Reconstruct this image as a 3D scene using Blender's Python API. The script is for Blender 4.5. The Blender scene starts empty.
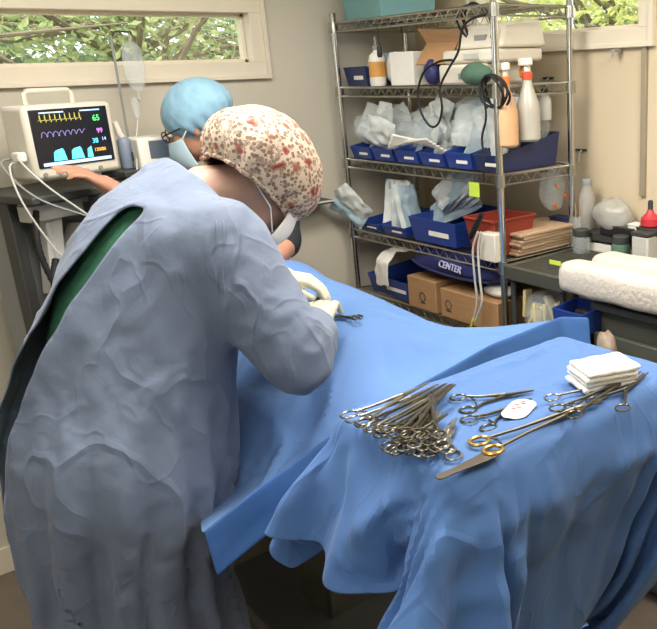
import bpy, bmesh, math, random
import numpy as np
from mathutils import Vector, Matrix, noise

S = bpy.context.scene
COL = S.collection
rnd = random.Random(7)

# ------------------------------------------------------------------ camera
F, PX, PY, EYE = 790.0, 515.0, 314.5, 1.70
PITCH, ROLL = math.radians(17.4), math.radians(2.0)
_n = math.hypot(.67, .74)
FH = Vector((.67/_n, .74/_n, 0)); RH = Vector((.74/_n, -.67/_n, 0)); ZUP = Vector((0, 0, 1))
FW = FH*math.cos(PITCH) - ZUP*math.sin(PITCH)
_u = RH.cross(FW)
CR = RH*math.cos(ROLL) - _u*math.sin(ROLL)
CU = RH*math.sin(ROLL) + _u*math.cos(ROLL)
EYEP = Vector((0, 0, EYE))
cam = bpy.data.cameras.new('camera')
camo = bpy.data.objects.new('camera', cam); COL.objects.link(camo)
camo.matrix_world = Matrix(((CR.x, CU.x, -FW.x, 0), (CR.y, CU.y, -FW.y, 0), (CR.z, CU.z, -FW.z, EYE), (0, 0, 0, 1)))
cam.sensor_fit = 'HORIZONTAL'; cam.sensor_width = 36.0
cam.lens = 36.0*F/657.0
cam.shift_x = -(PX-328.5)/657.0
cam.shift_y = (PY-314.5)/657.0
cam.clip_start = .05; cam.clip_end = 200
S.camera = camo


def spot(x, y, X=None, Y=None, z=None, d=None):
    """point of the room seen at photo pixel (x, y) on a known plane"""
    r = (x-PX)/F*CR - (y-PY)/F*CU + FW
    if X is not None: t = X/r.x
    elif Y is not None: t = Y/r.y
    elif z is not None: t = (z-EYE)/r.z
    else: t = d
    return EYEP + r*t


# ------------------------------------------------------------------ light
S.view_settings.view_transform = 'Standard'; S.view_settings.look = 'None'
S.view_settings.gamma = 1.0; S.view_settings.use_curve_mapping = False
S.view_settings.exposure = 0.0
w = bpy.data.worlds.new('sky'); S.world = w; w.use_nodes = True
bg = w.node_tree.nodes['Background']
bg.inputs[0].default_value = (.86, .93, 1.0, 1); bg.inputs[1].default_value = 3.1
sun = bpy.data.lights.new('sun', 'SUN'); sun.energy = 6.5; sun.angle = .03; sun.color = (1, .95, .8)
suno = bpy.data.objects.new('sun', sun); COL.objects.link(suno)
suno.rotation_euler = Vector((.35, .45, -.8)).to_track_quat('-Z', 'Y').to_euler()
for nm, (x, y, sx, sy, pw) in dict(a=(.75, 1.75, 1.15, .55, 36), b=(-.2, .3, 1.15, .55, 5), c=(1.55, .55, .55, 1.15, 25)).items():
    l = bpy.data.lights.new('ceiling_light', 'AREA'); l.shape = 'RECTANGLE'; l.size = sx; l.size_y = sy
    l.energy = pw; l.color = (1, .96, .90)
    lo = bpy.data.objects.new('ceiling_light', l); COL.objects.link(lo); lo.location = (x, y, 2.405)

# ------------------------------------------------------------------ helpers


def lin(c):
    if isinstance(c, str):
        c = [int(c[i:i+2], 16)/255 for i in (0, 2, 4)]
    return tuple((v/12.92 if v <= .04045 else ((v+.055)/1.055)**2.4) for v in c)


def mat(name, col, rough=.5, metal=0, var=.06, vscale=9, bump=0, bscale=60, alpha=1, trans=0, emit=0, coat=0, sheen=0, sub=0, col2=None, spec=.5, stretch=None, crease=0, cscale=7):
    m = bpy.data.materials.new(name); m.use_nodes = True
    nt = m.node_tree; N = nt.nodes; L = nt.links
    p = N['Principled BSDF']; c = lin(col)
    p.inputs['Roughness'].default_value = rough; p.inputs['Metallic'].default_value = metal
    p.inputs['Specular IOR Level'].default_value = spec
    tc = N.new('ShaderNodeTexCoord'); vec = tc.outputs['Object']
    if stretch:
        mp = N.new('ShaderNodeMapping'); mp.inputs['Scale'].default_value = stretch
        L.new(vec, mp.inputs['Vector']); vec = mp.outputs['Vector']
    if var or col2:
        nz = N.new('ShaderNodeTexNoise'); nz.inputs['Scale'].default_value = vscale; nz.inputs['Detail'].default_value = 4
        L.new(vec, nz.inputs['Vector'])
        rp = N.new('ShaderNodeValToRGB'); rp.color_ramp.elements[0].position = .3; rp.color_ramp.elements[1].position = .7
        a = c if col2 else tuple(v*(1-var) for v in c); b = lin(col2) if col2 else tuple(min(1, v*(1+var)) for v in c)
        rp.color_ramp.elements[0].color = (*a, 1); rp.color_ramp.elements[1].color = (*b, 1)
        L.new(nz.outputs['Fac'], rp.inputs['Fac']); L.new(rp.outputs['Color'], p.inputs['Base Color'])
        if emit: L.new(rp.outputs['Color'], p.inputs['Emission Color'])
    else:
        p.inputs['Base Color'].default_value = (*c, 1)
        if emit: p.inputs['Emission Color'].default_value = (*c, 1)
    if emit: p.inputs['Emission Strength'].default_value = emit
    if bump:
        nb = N.new('ShaderNodeTexNoise'); nb.inputs['Scale'].default_value = bscale; nb.inputs['Detail'].default_value = 3
        L.new(vec, nb.inputs['Vector'])
        bp = N.new('ShaderNodeBump'); bp.inputs['Strength'].default_value = bump; bp.inputs['Distance'].default_value = .01
        L.new(nb.outputs['Fac'], bp.inputs['Height']); L.new(bp.outputs['Normal'], p.inputs['Normal'])
    if crease:
        last = p.inputs['Normal'].links[0].from_socket if p.inputs['Normal'].links else None
        for sc_, st_, ds in ((cscale, crease, .012), (cscale*2.3, crease*.6, .006)):
            mp2 = N.new('ShaderNodeMapping'); mp2.inputs['Rotation'].default_value = (.4, .7, sc_); mp2.inputs['Scale'].default_value = (1, 1.15, .6); L.new(tc.outputs['Object'], mp2.inputs['Vector'])
            n2 = N.new('ShaderNodeTexNoise'); n2.inputs['Scale'].default_value = sc_; n2.inputs['Detail'].default_value = 1.5; n2.inputs['Distortion'].default_value = .5; L.new(mp2.outputs['Vector'], n2.inputs['Vector'])
            r2 = N.new('ShaderNodeValToRGB'); e_ = r2.color_ramp.elements; e_[0].position = .40; e_[0].color = (0, 0, 0, 1); e_[1].position = .62; e_[1].color = (0, 0, 0, 1)
            pk = e_.new(.5); pk.color = (1, 1, 1, 1); q1 = e_.new(.47); q1.color = (.32, .32, .32, 1); q2 = e_.new(.53); q2.color = (.25, .25, .25, 1)
            L.new(n2.outputs['Fac'], r2.inputs['Fac'])
            b2 = N.new('ShaderNodeBump'); b2.inputs['Strength'].default_value = st_; b2.inputs['Distance'].default_value = ds
            L.new(r2.outputs['Color'], b2.inputs['Height'])
            if last: L.new(last, b2.inputs['Normal'])
            last = b2.outputs['Normal']
        L.new(last, p.inputs['Normal'])
    if alpha < 1: p.inputs['Alpha'].default_value = alpha
    if trans: p.inputs['Transmission Weight'].default_value = trans
    if coat: p.inputs['Coat Weight'].default_value = coat
    if sheen: p.inputs['Sheen Weight'].default_value = sheen
    if sub:
        p.inputs['Subsurface Weight'].default_value = sub; p.inputs['Subsurface Radius'].default_value = (.02, .01, .005)
        p.inputs['Subsurface Scale'].default_value = .5
    m['_'] = 0; del m['_']
    return m


WL = {}


class MB:
    def __init__(self): self.v = []; self.f = []; self.M = None; self.mi = []; self.cur = 0

    def add(self, vs, fs, M=None):
        b = len(self.v)
        M = M or self.M
        self.v += [tuple(M @ Vector(p)) for p in vs] if M else [tuple(p) for p in vs]
        self.f += [tuple(i+b for i in q) for q in fs]; self.mi += [self.cur]*len(fs)
        return self

    def box(self, c, s, rz=0, taper=1, M=None):
        hx, hy, hz = s[0]/2, s[1]/2, s[2]/2; cs, sn = math.cos(rz), math.sin(rz)
        vs = []
        for dz, k in ((-hz, taper), (hz, 1)):
            for dx, dy in ((-hx, -hy), (hx, -hy), (hx, hy), (-hx, hy)):
                dx *= k; dy *= k
                vs.append((c[0]+dx*cs-dy*sn, c[1]+dx*sn+dy*cs, c[2]+dz))
        return self.add(vs, [(3, 2, 1, 0), (4, 5, 6, 7), (0, 1, 5, 4), (1, 2, 6, 5), (2, 3, 7, 6), (3, 0, 4, 7)], M)

    def bin(self, c, s, rz=0, wall=.004, low=.5, flare=.9):
        """open topped bin, front (local -x) wall lower"""
        sx, sy, sz = s; R = Matrix.Translation(c) @ Matrix.Rotation(rz, 4, 'Z')
        def ring(k, z0, zf):
            o = []
            for (x, y) in ((-1, -1), (1, -1), (1, 1), (-1, 1)):
                o.append((x*(sx/2-k), y*(sy/2-k), zf if x < 0 else z0))
            return o
        vb = [(x*flare, y*flare, 0) for x, y, z in ring(0, 0, 0)]
        vt = ring(0, sz, sz*low); vi = ring(wall, sz, sz*low); vib = [(x*flare, y*flare, wall) for x, y, z in ring(wall, 0, 0)]
        vs = vb+vt+vi+vib; fs = [(3, 2, 1, 0), (12, 13, 14, 15)]
        for i in range(4):
            j = (i+1) % 4
            fs += [(i, j, 4+j, 4+i), (4+i, 4+j, 8+j, 8+i), (8+i, 8+j, 12+j, 12+i)]
        return self.add(vs, fs, (self.M @ R) if self.M else R)

    def lathe(self, c, prof, n=20, M=None, cap=True):
        """profile of (radius, z) about a vertical axis at c"""
        vs = []; fs = []
        for r, z in prof:
            for i in range(n):
                a = 2*math.pi*i/n; vs.append((c[0]+r*math.cos(a), c[1]+r*math.sin(a), c[2]+z))
        for k in range(len(prof)-1):
            for i in range(n):
                j = (i+1) % n; fs.append((k*n+i, k*n+j, (k+1)*n+j, (k+1)*n+i))
        if cap: fs += [tuple(range(n-1, -1, -1)), tuple((len(prof)-1)*n+i for i in range(n))]
        return self.add(vs, fs, M)

    def tube(self, pts, r, n=8, closed=False, cap=True):
        P = [Vector(p) for p in pts]; m = len(P)
        rs = r if isinstance(r, (list, tuple)) else [r]*m
        up = None; vs = []; fs = []
        for i, p in enumerate(P):
            a = P[(i-1) % m] if (i or closed) else p; b = P[(i+1) % m] if (i < m-1 or closed) else p
            t = (b-a); t = t.normalized() if t.length > 1e-9 else Vector((0, 0, 1))
            if up is None: up = t.orthogonal().normalized()
            up = (up - t*up.dot(t)); up = up.normalized() if up.length > 1e-6 else t.orthogonal().normalized()
            s = t.cross(up)
            for k in range(n):
                q = 2*math.pi*k/n; vs.append(p+(up*math.cos(q)+s*math.sin(q))*rs[i])
        for i in range(m if closed else m-1):
            i2 = (i+1) % m
            for k in range(n):
                k2 = (k+1) % n; fs.append((i*n+k, i*n+k2, i2*n+k2, i2*n+k))
        if cap and not closed: fs += [tuple(range(n-1, -1, -1)), tuple((m-1)*n+k for k in range(n))]
        return self.add(vs, fs)

    def ell(self, c, r, n=16, M=None):
        vs = []; fs = []; h = n//2
        for i in range(h+1):
            t = math.pi*i/h
            for k in range(n):
                a = 2*math.pi*k/n
                vs.append((c[0]+r[0]*math.sin(t)*math.cos(a), c[1]+r[1]*math.sin(t)*math.sin(a), c[2]+r[2]*math.cos(t)))
        for i in range(h):
            for k in range(n):
                k2 = (k+1) % n; fs.append((i*n+k, (i+1)*n+k, (i+1)*n+k2, i*n+k2))
        return self.add(vs, fs, M)

    def caps(self, a, ra, b, rb, n=14):
        """tapered capsule"""
        a = Vector(a); b = Vector(b); d = b-a; L_ = d.length
        if L_ < 1e-6: return self.ell(a, (ra,)*3, n)
        t = d/L_; k = [(-1, .02), (-.87, .5), (-.5, .87), (0, 1)]
        pts = [a+t*(ra*q) for q, _ in k]+[b+t*(rb*-q) for q, _ in k[::-1]]
        rs = [ra*s for _, s in k]+[rb*s for _, s in k[::-1]]
        return self.tube(pts, rs, n)

    def grid(self, P, closed_u=False):
        """P[j][i] points"""
        nj, ni = len(P), len(P[0]); vs = [p for row in P for p in row]; fs = []
        for j in range(nj-1):
            for i in range(ni if closed_u else ni-1):
                i2 = (i+1) % ni; fs.append((j*ni+i, j*ni+i2, (j+1)*ni+i2, (j+1)*ni+i))
        return self.add(vs, fs)

    def mesh(self, name, off=None):
        me = bpy.data.meshes.new(name)
        o = Vector(off) if off is not None else Vector()
        me.from_pydata([(p[0]-o.x, p[1]-o.y, p[2]-o.z) for p in self.v], [], self.f); me.update()
        return me

    def build(self, name, m, parent=None, world=True, smooth=True, bevel=0, solid=0, sub=0, at=None, ang=40):
        off = WL.get(parent.name, Vector()) if (parent and world) else (Vector(at) if at is not None else None)
        me = self.mesh(name, off)
        return obj(name, me, m, parent, smooth, bevel, solid, sub, at, off, ang)


def obj(name, me, m, parent=None, smooth=True, bevel=0, solid=0, sub=0, at=None, off=None, ang=40):
    for q in (m if isinstance(m, (list, tuple)) else [m]): me.materials.append(q)
    o = bpy.data.objects.new(name, me); COL.objects.link(o)
    if parent:
        o.parent = parent; WL[o.name] = WL.get(parent.name, Vector())
    elif at is not None:
        o.location = at; WL[o.name] = Vector(at)
    if smooth:
        me.polygons.foreach_set('use_smooth', [True]*len(me.polygons))
        try: me.set_sharp_from_angle(angle=math.radians(ang))
        except Exception: pass
    if solid:
        md = o.modifiers.new('solid', 'SOLIDIFY'); md.thickness = solid; md.offset = 0
    if bevel:
        md = o.modifiers.new('bevel', 'BEVEL'); md.width = bevel; md.segments = 2; md.limit_method = 'ANGLE'; md.angle_limit = math.radians(35); md.harden_normals = False
    if sub:
        md = o.modifiers.new('sub', 'SUBSURF'); md.levels = sub; md.render_levels = sub
    return o


def tag(o, label, cat, group=None):
    o['label'] = label; o['category'] = cat
    if group: o['group'] = group
    return o


def struct(o): o['kind'] = 'structure'; return o


def thing(name, label, cat, loc=(0, 0, 0), group=None, rz=0):
    o = bpy.data.objects.new(name, None); COL.objects.link(o); o.empty_display_size = .05
    o.location = loc; o.rotation_euler = (0, 0, rz); WL[o.name] = Vector(loc)
    return tag(o, label, cat, group)


def copy_thing(root):
    r = root.copy(); COL.objects.link(r)
    for ch in root.children:
        c = ch.copy(); COL.objects.link(c); c.parent = r
        for g in ch.children:
            d = g.copy(); COL.objects.link(d); d.parent = c
    return r


def text_mb(txt, size, M, depth=.0006, mb=None):
    """letters as mesh, lying in local xy, placed by M"""
    cu = bpy.data.curves.new('t', 'FONT'); cu.body = txt; cu.size = size; cu.extrude = depth; cu.align_x = 'CENTER'; cu.align_y = 'CENTER'
    o = bpy.data.objects.new('t', cu); COL.objects.link(o)
    dg = bpy.context.evaluated_depsgraph_get(); me = o.evaluated_get(dg).to_mesh()
    mb = mb or MB()
    mb.add([v.co[:] for v in me.vertices], [tuple(p.vertices) for p in me.polygons], M)
    bpy.data.objects.remove(o); bpy.data.curves.remove(cu)
    return mb


def frame(o, xa, za):
    """matrix with local x along xa, local z along za"""
    x = Vector(xa).normalized(); z = Vector(za); z = (z-x*z.dot(x)).normalized(); y = z.cross(x); o = Vector(o)
    return Matrix(((x.x, y.x, z.x, o.x), (x.y, y.y, z.y, o.y), (x.z, y.z, z.z, o.z), (0, 0, 0, 1)))


def fuse(mb, voxel=.008, smooth=4, factor=.5):
    """one continuous skin around all shapes of mb"""
    me = mb.mesh('f'); o = bpy.data.objects.new('f', me); COL.objects.link(o)
    md = o.modifiers.new('r', 'REMESH'); md.mode = 'VOXEL'; md.voxel_size = voxel
    if smooth:
        ms = o.modifiers.new('s', 'SMOOTH'); ms.iterations = smooth; ms.factor = factor
    dg = bpy.context.evaluated_depsgraph_get(); e = o.evaluated_get(dg)
    out = bpy.data.meshes.new_from_object(e)
    bpy.data.objects.remove(o); bpy.data.meshes.remove(me)
    return out


def shift(me, off):
    if off is not None: me.transform(Matrix.Translation(-Vector(off)))
    return me


def drop_cloth(V, Fc, colliders, frames, pins=None, shrink=0, stiff=25, bend=.6, mass=.25, quality=7, selfc=True, gap=.006):
    """let a sheet fall over collider meshes, returns the settled points"""
    tmp = []
    for me in colliders:
        o = bpy.data.objects.new('c', me); COL.objects.link(o); o.modifiers.new('c', 'COLLISION')
        o.collision.thickness_outer = gap; o.collision.cloth_friction = 30; tmp.append(o)
    me = bpy.data.meshes.new('cl'); me.from_pydata([tuple(p) for p in V], [], Fc); me.update()
    o = bpy.data.objects.new('cl', me); COL.objects.link(o); tmp.append(o)
    md = o.modifiers.new('cl', 'CLOTH'); s = md.settings
    s.quality = quality; s.mass = mass; s.tension_stiffness = stiff; s.compression_stiffness = stiff; s.shear_stiffness = stiff*.35
    s.bending_stiffness = bend; s.air_damping = 2
    if pins:
        vg = o.vertex_groups.new(name='pin'); vg.add(pins, 1.0, 'REPLACE'); s.vertex_group_mass = 'pin'; s.pin_stiffness = 5
    if shrink: s.shrink_min = shrink
    cs = md.collision_settings; cs.use_self_collision = selfc; cs.self_distance_min = .005; cs.distance_min = gap; cs.collision_quality = 3
    md.point_cache.frame_end = frames
    for k in range(1, frames+1): S.frame_set(k)
    dg = bpy.context.evaluated_depsgraph_get(); m2 = o.evaluated_get(dg).to_mesh()
    co = np.empty(len(m2.vertices)*3); m2.vertices.foreach_get('co', co); co = co.reshape(-1, 3).copy()
    for q in tmp: bpy.data.objects.remove(q)
    S.frame_set(1)
    return co

# ------------------------------------------------------------------ materials
M = dict(
    wall=mat('wall_paint', 'c9c2b0', .75, var=.03, vscale=3, bump=.05, bscale=220),
    wallr=mat('wall_paint_lit', 'd3c3a4', .75, var=.03, vscale=3, bump=.05, bscale=220),  # brighter, warmer light on the right wall put into its paint colour
    trim=mat('trim_paint', 'e0d5bf', .5, var=.03),
    ceil=mat('ceiling_paint', 'e8e4da', .8, var=.02),
    floor=mat('vinyl_floor', '6a5f53', .45, var=.12, vscale=14, bump=.03),
    steel=mat('stainless_steel', 'a3a097', .28, 1, var=.06, vscale=30),
    chrome=mat('chrome', 'd2d0c8', .18, 1, var=.05),
    wire=mat('shelf_wire', 'b0aea4', .3, 1, var=.1, vscale=20),
    gold=mat('gold_plated', 'd0a860', .3, 1, var=.08),
    black=mat('black_plastic', '1b1c1d', .5, var=.1),
    rubber=mat('black_rubber', '151515', .7, var=.15),
    dark=mat('dark_grey_metal', '3c3d3a', .5, var=.08),
    grey=mat('grey_plastic', '8d8f8c', .5, var=.05),
    lgrey=mat('light_grey_plastic', 'c4c3ba', .5, var=.05),
    white=mat('white_plastic', 'e8e4d8', .45, var=.03),
    beige=mat('beige_plastic', 'd9d2c0', .45, var=.03),
    paper=mat('white_paper', 'e9e5da', .85, var=.04, vscale=25),
    pouch=mat('paper_pouch', 'dde2dd', .5, var=.08, vscale=15, bump=.15, bscale=40),
    pouch_blue=mat('blue_tinted_pouch', 'a9c0c8', .4, var=.12, vscale=15, bump=.15, bscale=40),
    binb=mat('blue_bin_plastic', '233f8c', .4, var=.1, vscale=12),
    bind=mat('navy_bin_plastic', '25305c', .45, var=.1, vscale=12),
    navy=mat('navy_nylon', '23275a', .55, var=.15, vscale=20, bump=.2, bscale=90),
    card=mat('cardboard', 'ab835a', .8, var=.08, vscale=8, stretch=(1, 1, 6)),
    teal=mat('teal_plastic', '6f9b9c', .45, var=.06),
    green=mat('green_cloth', '4b6b57', .8, var=.12, vscale=20),
    red=mat('dark_red_plastic', '93392c', .4, var=.08),
    redb=mat('bright_red_plastic', 'c5323a', .4, var=.08),
    orange=mat('orange_plastic', 'dd7a38', .4, var=.05),
    amber=mat('amber_label', 'd59a4c', .5, var=.15),
    lime=mat('lime_paper', 'c4de4c', .7, var=.04),
    tan=mat('tan_paper', 'c2a585', .8, var=.14, vscale=40, stretch=(1, 1, 8)),
    skin=mat('skin', 'bd8b72', .5, var=.07, vscale=22, sub=.08),
    skin_b=mat('skin_fair', 'c09a88', .5, var=.06, vscale=22, sub=.08),
    glove=mat('latex_glove', 'ded9bf', .4, var=.06, vscale=18, bump=.15, bscale=60),
    gown=mat('gown_cloth', '6a768b', .85, var=.06, vscale=7, bump=.12, bscale=55, sheen=.15, crease=.42, cscale=4.2),
    scrub=mat('green_scrubs', '2a5f46', .85, var=.1, vscale=8, bump=.2, bscale=50, crease=.25, cscale=5),
    scrubd=mat('dark_scrubs', '23262c', .85, var=.1, vscale=8, bump=.2, bscale=50),
    trouser=mat('navy_trousers', '262d3d', .85, var=.1, vscale=8),
    drape=mat('blue_drape', '4a72ac', .7, var=.035, vscale=5, bump=.06, bscale=35, sheen=.1, crease=.32, cscale=3.6),
    drape2=mat('blue_table_drape', '5a82bb', .7, var=.035, vscale=5, bump=.06, bscale=35, sheen=.1, crease=.2, cscale=2.6),
    band=mat('blue_drape_border', '34609d', .7, var=.05, vscale=6, bump=.12, bscale=35),  # darker blue than the rest of the drape
    mask=mat('mask_fabric', 'b5d0d8', .8, var=.04), maskw=mat('white_mask_fabric', 'e6e6e4', .8, var=.03),
    cap=mat('blue_cap_fabric', '86adc0', .75, var=.1, vscale=12, bump=.3, bscale=30),
    clear=mat('clear_bag_plastic', 'dce6e6', .18, var=.05, alpha=.26, bump=.6, bscale=25),
    clearg=mat('grey_bag_plastic', 'b9b7ad', .25, var=.08, alpha=.7, bump=.6, bscale=25),
    bark=mat('bark', '6d6250', .9, var=.2, vscale=10, bump=.4, bscale=20),
    soil=mat('garden_ground', '6c7a4a', .95, var=.2, vscale=2),
    lamp=mat('lamp_diffuser', 'fff6e8', .5, var=0, emit=3.0),
)


def leafmat(name, a, b):
    m = mat(name, a, .55, var=.0, vscale=3, col2=b)
    nt = m.node_tree; p = nt.nodes['Principled BSDF']
    tr = nt.nodes.new('ShaderNodeBsdfTranslucent'); mx = nt.nodes.new('ShaderNodeMixShader'); mx.inputs[0].default_value = .45
    src = p.inputs['Base Color'].links[0].from_socket
    nt.links.new(src, tr.inputs['Color']); nt.links.new(p.outputs[0], mx.inputs[1]); nt.links.new(tr.outputs[0], mx.inputs[2])
    nt.links.new(mx.outputs[0], nt.nodes['Material Output'].inputs['Surface'])
    return m


def glassmat():
    m = bpy.data.materials.new('window_glass'); m.use_nodes = True; nt = m.node_tree
    nt.nodes.remove(nt.nodes['Principled BSDF'])
    t = nt.nodes.new('ShaderNodeBsdfTransparent'); g = nt.nodes.new('ShaderNodeBsdfGlossy'); g.inputs['Roughness'].default_value = .03
    mx = nt.nodes.new('ShaderNodeMixShader'); mx.inputs[0].default_value = .06
    nt.links.new(t.outputs[0], mx.inputs[1]); nt.links.new(g.outputs[0], mx.inputs[2]); nt.links.new(mx.outputs[0], nt.nodes['Material Output'].inputs['Surface'])
    return m


M['glass'] = glassmat()

# ------------------------------------------------------------------ room
XL, XR, YN, YF, ZC = -1.6, 2.27, -1.4, 3.12, 2.42
W0, W1, WZ0, WZ1 = -.35, 1.47, 1.752, 1.935       # window in the far wall
R0, R1, RZ0, RZ1 = 1.815, 2.66, 1.815, 2.02       # window in the right wall
struct(MB().box(((XL+XR)/2, (YN+YF)/2, -.05), (XR-XL+.4, YF-YN+.4, .1)).build('floor', M['floor']))
struct(MB().box(((XL+XR)/2, (YN+YF)/2, ZC+.05), (XR-XL+.4, YF-YN+.4, .1)).build('ceiling', M['ceil']))


def wall(name, a, b, flip, win=None):
    """wall box between two heights with an opening; a = fixed axis range, b = running range"""
    mb = MB()
    def piece(u0, u1, z0, z1):
        c = [(a[0]+a[1])/2, (u0+u1)/2, (z0+z1)/2]; s = [a[1]-a[0], u1-u0, z1-z0]
        if flip: c[0], c[1] = c[1], c[0]; s[0], s[1] = s[1], s[0]
        mb.box(c, s)
    if win:
        u0, u1, z0, z1 = win
        piece(b[0], b[1], 0, z0); piece(b[0], b[1], z1, ZC); piece(b[0], u0, z0, z1); piece(u1, b[1], z0, z1)
    else: piece(b[0], b[1], 0, ZC)
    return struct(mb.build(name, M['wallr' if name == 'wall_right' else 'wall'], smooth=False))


wall('wall_far', (YF, YF+.12), (XL-.12, XR+.12), True, (W0-.02, W1+.02, WZ0-.02, WZ1+.02))
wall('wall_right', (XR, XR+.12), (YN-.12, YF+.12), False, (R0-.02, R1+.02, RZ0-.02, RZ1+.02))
wall('wall_left', (XL-.12, XL), (YN-.12, YF+.12), False, (-.5, 1.2, 1.3, 2.1))
wall('wall_near', (YN-.12, YN), (XL-.12, XR+.12), True)
struct(MB().box(((XL+XR)/2, YF-.006, .05), (XR-XL, .012, .1)).build('baseboard_far', M['trim'], bevel=.002))
struct(MB().box((XR-.006, (YN+YF)/2, .05), (.012, YF-YN, .1)).build('baseboard_right', M['trim'], bevel=.002))


def window(n, along_x, u0, u1, z0, z1, face, out, mull):
    """casing on the wall face, sash and glass in the opening"""
    def bx(mb, ua, ub, za, zb, d0, d1):
        c = [(ua+ub)/2, face+out*(d0+d1)/2, (za+zb)/2]; s = [ub-ua, abs(d1-d0), zb-za]
        if not along_x: c[0], c[1] = c[1], c[0]; s[0], s[1] = s[1], s[0]
        mb.box(c, s)
    fw = .052
    mb = MB()
    for q in ((u0-fw, u1+fw, z0-fw, z0), (u0-fw, u1+fw, z1, z1+fw), (u0-fw, u0, z0, z1), (u1, u1+fw, z0, z1)):
        bx(mb, *q, -.016, .11)
    for q in ((u0-fw-.014, u1+fw+.014, z0-fw-.012, z0-fw+.004), (u0-fw-.014, u1+fw+.014, z1+fw-.004, z1+fw+.012), (u0-fw-.014, u0-fw+.004, z0-fw, z1+fw), (u1+fw-.004, u1+fw+.014, z0-fw, z1+fw)):
        bx(mb, *q, -.024, -.0)
    o = mb.build('window_%d' % n, M['trim'], bevel=.002); struct(o)
    s = MB(); k = .014
    for q in ((u0, u1, z0, z0+k), (u0, u1, z1-k, z1), (u0, u0+k, z0, z1), (u1-k, u1, z0, z1)): bx(s, *q, .04, .075)
    s.build('window_sash', M['trim'], o, bevel=.002)
    if mull:
        q = MB()
        for m_ in mull: bx(q, m_-.006, m_+.006, z0, z1, .035, .08)
        q.build('window_mullion', M['dark'], o)
    g = MB(); bx(g, u0+k*.5, u1-k*.5, z0+k*.5, z1-k*.5, .056, .060); g.build('window_pane', M['glass'], o, smooth=False)
    return o


w1 = window(1, True, W0, W1, WZ0, WZ1, YF, 1, None)
w2 = window(2, False, R0, R1, RZ0, RZ1, XR, 1, None)
# crank handle under the right casing
h = MB().box((XR-.03, 1.90, 1.742), (.03, .022, .012)).tube([(XR-.045, 1.90, 1.742), (XR-.05, 1.90, 1.72)], .004)
h.build('window_crank', M['grey'], w2)
for k, (x, y, sx, sy) in enumerate(((.75, 1.75, 1.2, .6), (-.2, .3, 1.2, .6), (1.55, .55, .6, 1.2))):
    t = thing('ceiling_light', ('ceiling light panel above the operating table', 'ceiling light panel over the middle of the room', 'ceiling light panel along the right wall')[k], 'ceiling light', (x, y, ZC))
    mb = MB()
    for c, s in (((x-sx/2, y, ZC-.005), (.03, sy+.03, .01)), ((x+sx/2, y, ZC-.005), (.03, sy+.03, .01)), ((x, y-sy/2, ZC-.005), (sx, .03, .01)), ((x, y+sy/2, ZC-.005), (sx, .03, .01))): mb.box(c, s)
    mb.build('light_frame', M['white'], t)
    MB().box((x, y, ZC-.003), (sx-.03, sy-.03, .004)).build('diffuser', M['lamp'], t)
# dark cable channel on the right wall and small hooks
p0 = spot(645, 45, X=XR-.006); p1 = spot(643, 196, X=XR-.006)
tag(MB().box((XR-.007, (p0.y+p1.y)/2, (1.76+p1.z)/2), (.014, .022, 1.76-p1.z)).build('cable_channel', mat('channel_grey', '9a8f78', .6, var=.05), bevel=.002), 'narrow vertical grey-brown cable channel on the right wall', 'cable channel')


def hook(px, py, label, w_=.055):
    c = spot(px, py, X=XR-.004)
    t = thing('wall_hook', label, 'hook', c, 'small hooks on the right wall')
    MB().box((c.x, c.y, c.z), (.006, w_, .008)).build('hook_plate', M['dark'], t, bevel=.001)
    MB().tube([(c.x-.002, c.y-.005, c.z), (c.x-.02, c.y-.005, c.z-.012), (c.x-.022, c.y-.005, c.z-.035), (c.x-.03, c.y-.005, c.z-.04)], .004).build('hook_arm', M['grey'], t)


hook(581, 150, 'small hook on the right wall above the grey plastic bag')
hook(548, 78, 'small hook on the right wall beside the spray bottles')

# ------------------------------------------------------------------ garden outside
gd = struct(MB().box((3, 4, -.35), (60, 60, .3)).build('ground_outside', M['soil']))
LM = [leafmat('leaf_yellow', 'b7bf6a', 'd9d896'), leafmat('leaf_mid', '8b9a66', 'abb57c'), leafmat('leaf_dark', '65785a', '8b9b76')]


def leaves(mb, c, r, n, size, rng):
    for _ in range(n):
        d = Vector((rng.gauss(0, 1), rng.gauss(0, 1), rng.gauss(0, 1))); d.normalize()
        p = Vector(c)+Vector((d.x*r[0], d.y*r[1], d.z*r[2]))*(rng.random()**.5)
        a = Vector((rng.uniform(-1, 1), rng.uniform(-1, 1), rng.uniform(-.6, .6))).normalized(); b = a.orthogonal().normalized()
        b = Matrix.Rotation(rng.uniform(0, 6.28), 3, a) @ b; nn = a.cross(b); s = size*rng.uniform(.6, 1.3)
        mb.add([p-a*s, p+b*s*.42-nn*s*.1, p+a*s, p-b*s*.42-nn*s*.1], [(0, 1, 2), (0, 2, 3)])


def tree(label, base, crown, r, n, size, lm, seed, twigs=10, thick=.09):
    rng = random.Random(seed); t = thing('tree', label, 'tree', base, 'trees outside the windows')
    c = Vector(crown); b = Vector(base); mb = MB()
    mb.tube([b, b.lerp(c, .5)+Vector((.1, .05, 0)), c], [thick, thick*.8, thick*.5], 8)
    mb.build('trunk', M['bark'], t)
    mb = MB()
    for k in range(twigs):
        d = Vector((rng.gauss(0, 1)*r[0], rng.gauss(0, 1)*r[1], rng.gauss(0, .5)*r[2]))
        s = b.lerp(c, rng.uniform(.5, 1)); e = c+d; mid = s.lerp(e, .5)+Vector((0, 0, rng.uniform(-.1, .2)))
        mb.tube([s, mid, e], [thick*.4, thick*.22, .006], 6)
    mb.build('branch', M['bark'], t)
    mb = MB(); leaves(mb, c, r, n, size, rng); mb.build('foliage', LM[lm], t, smooth=False)
    return t


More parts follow.
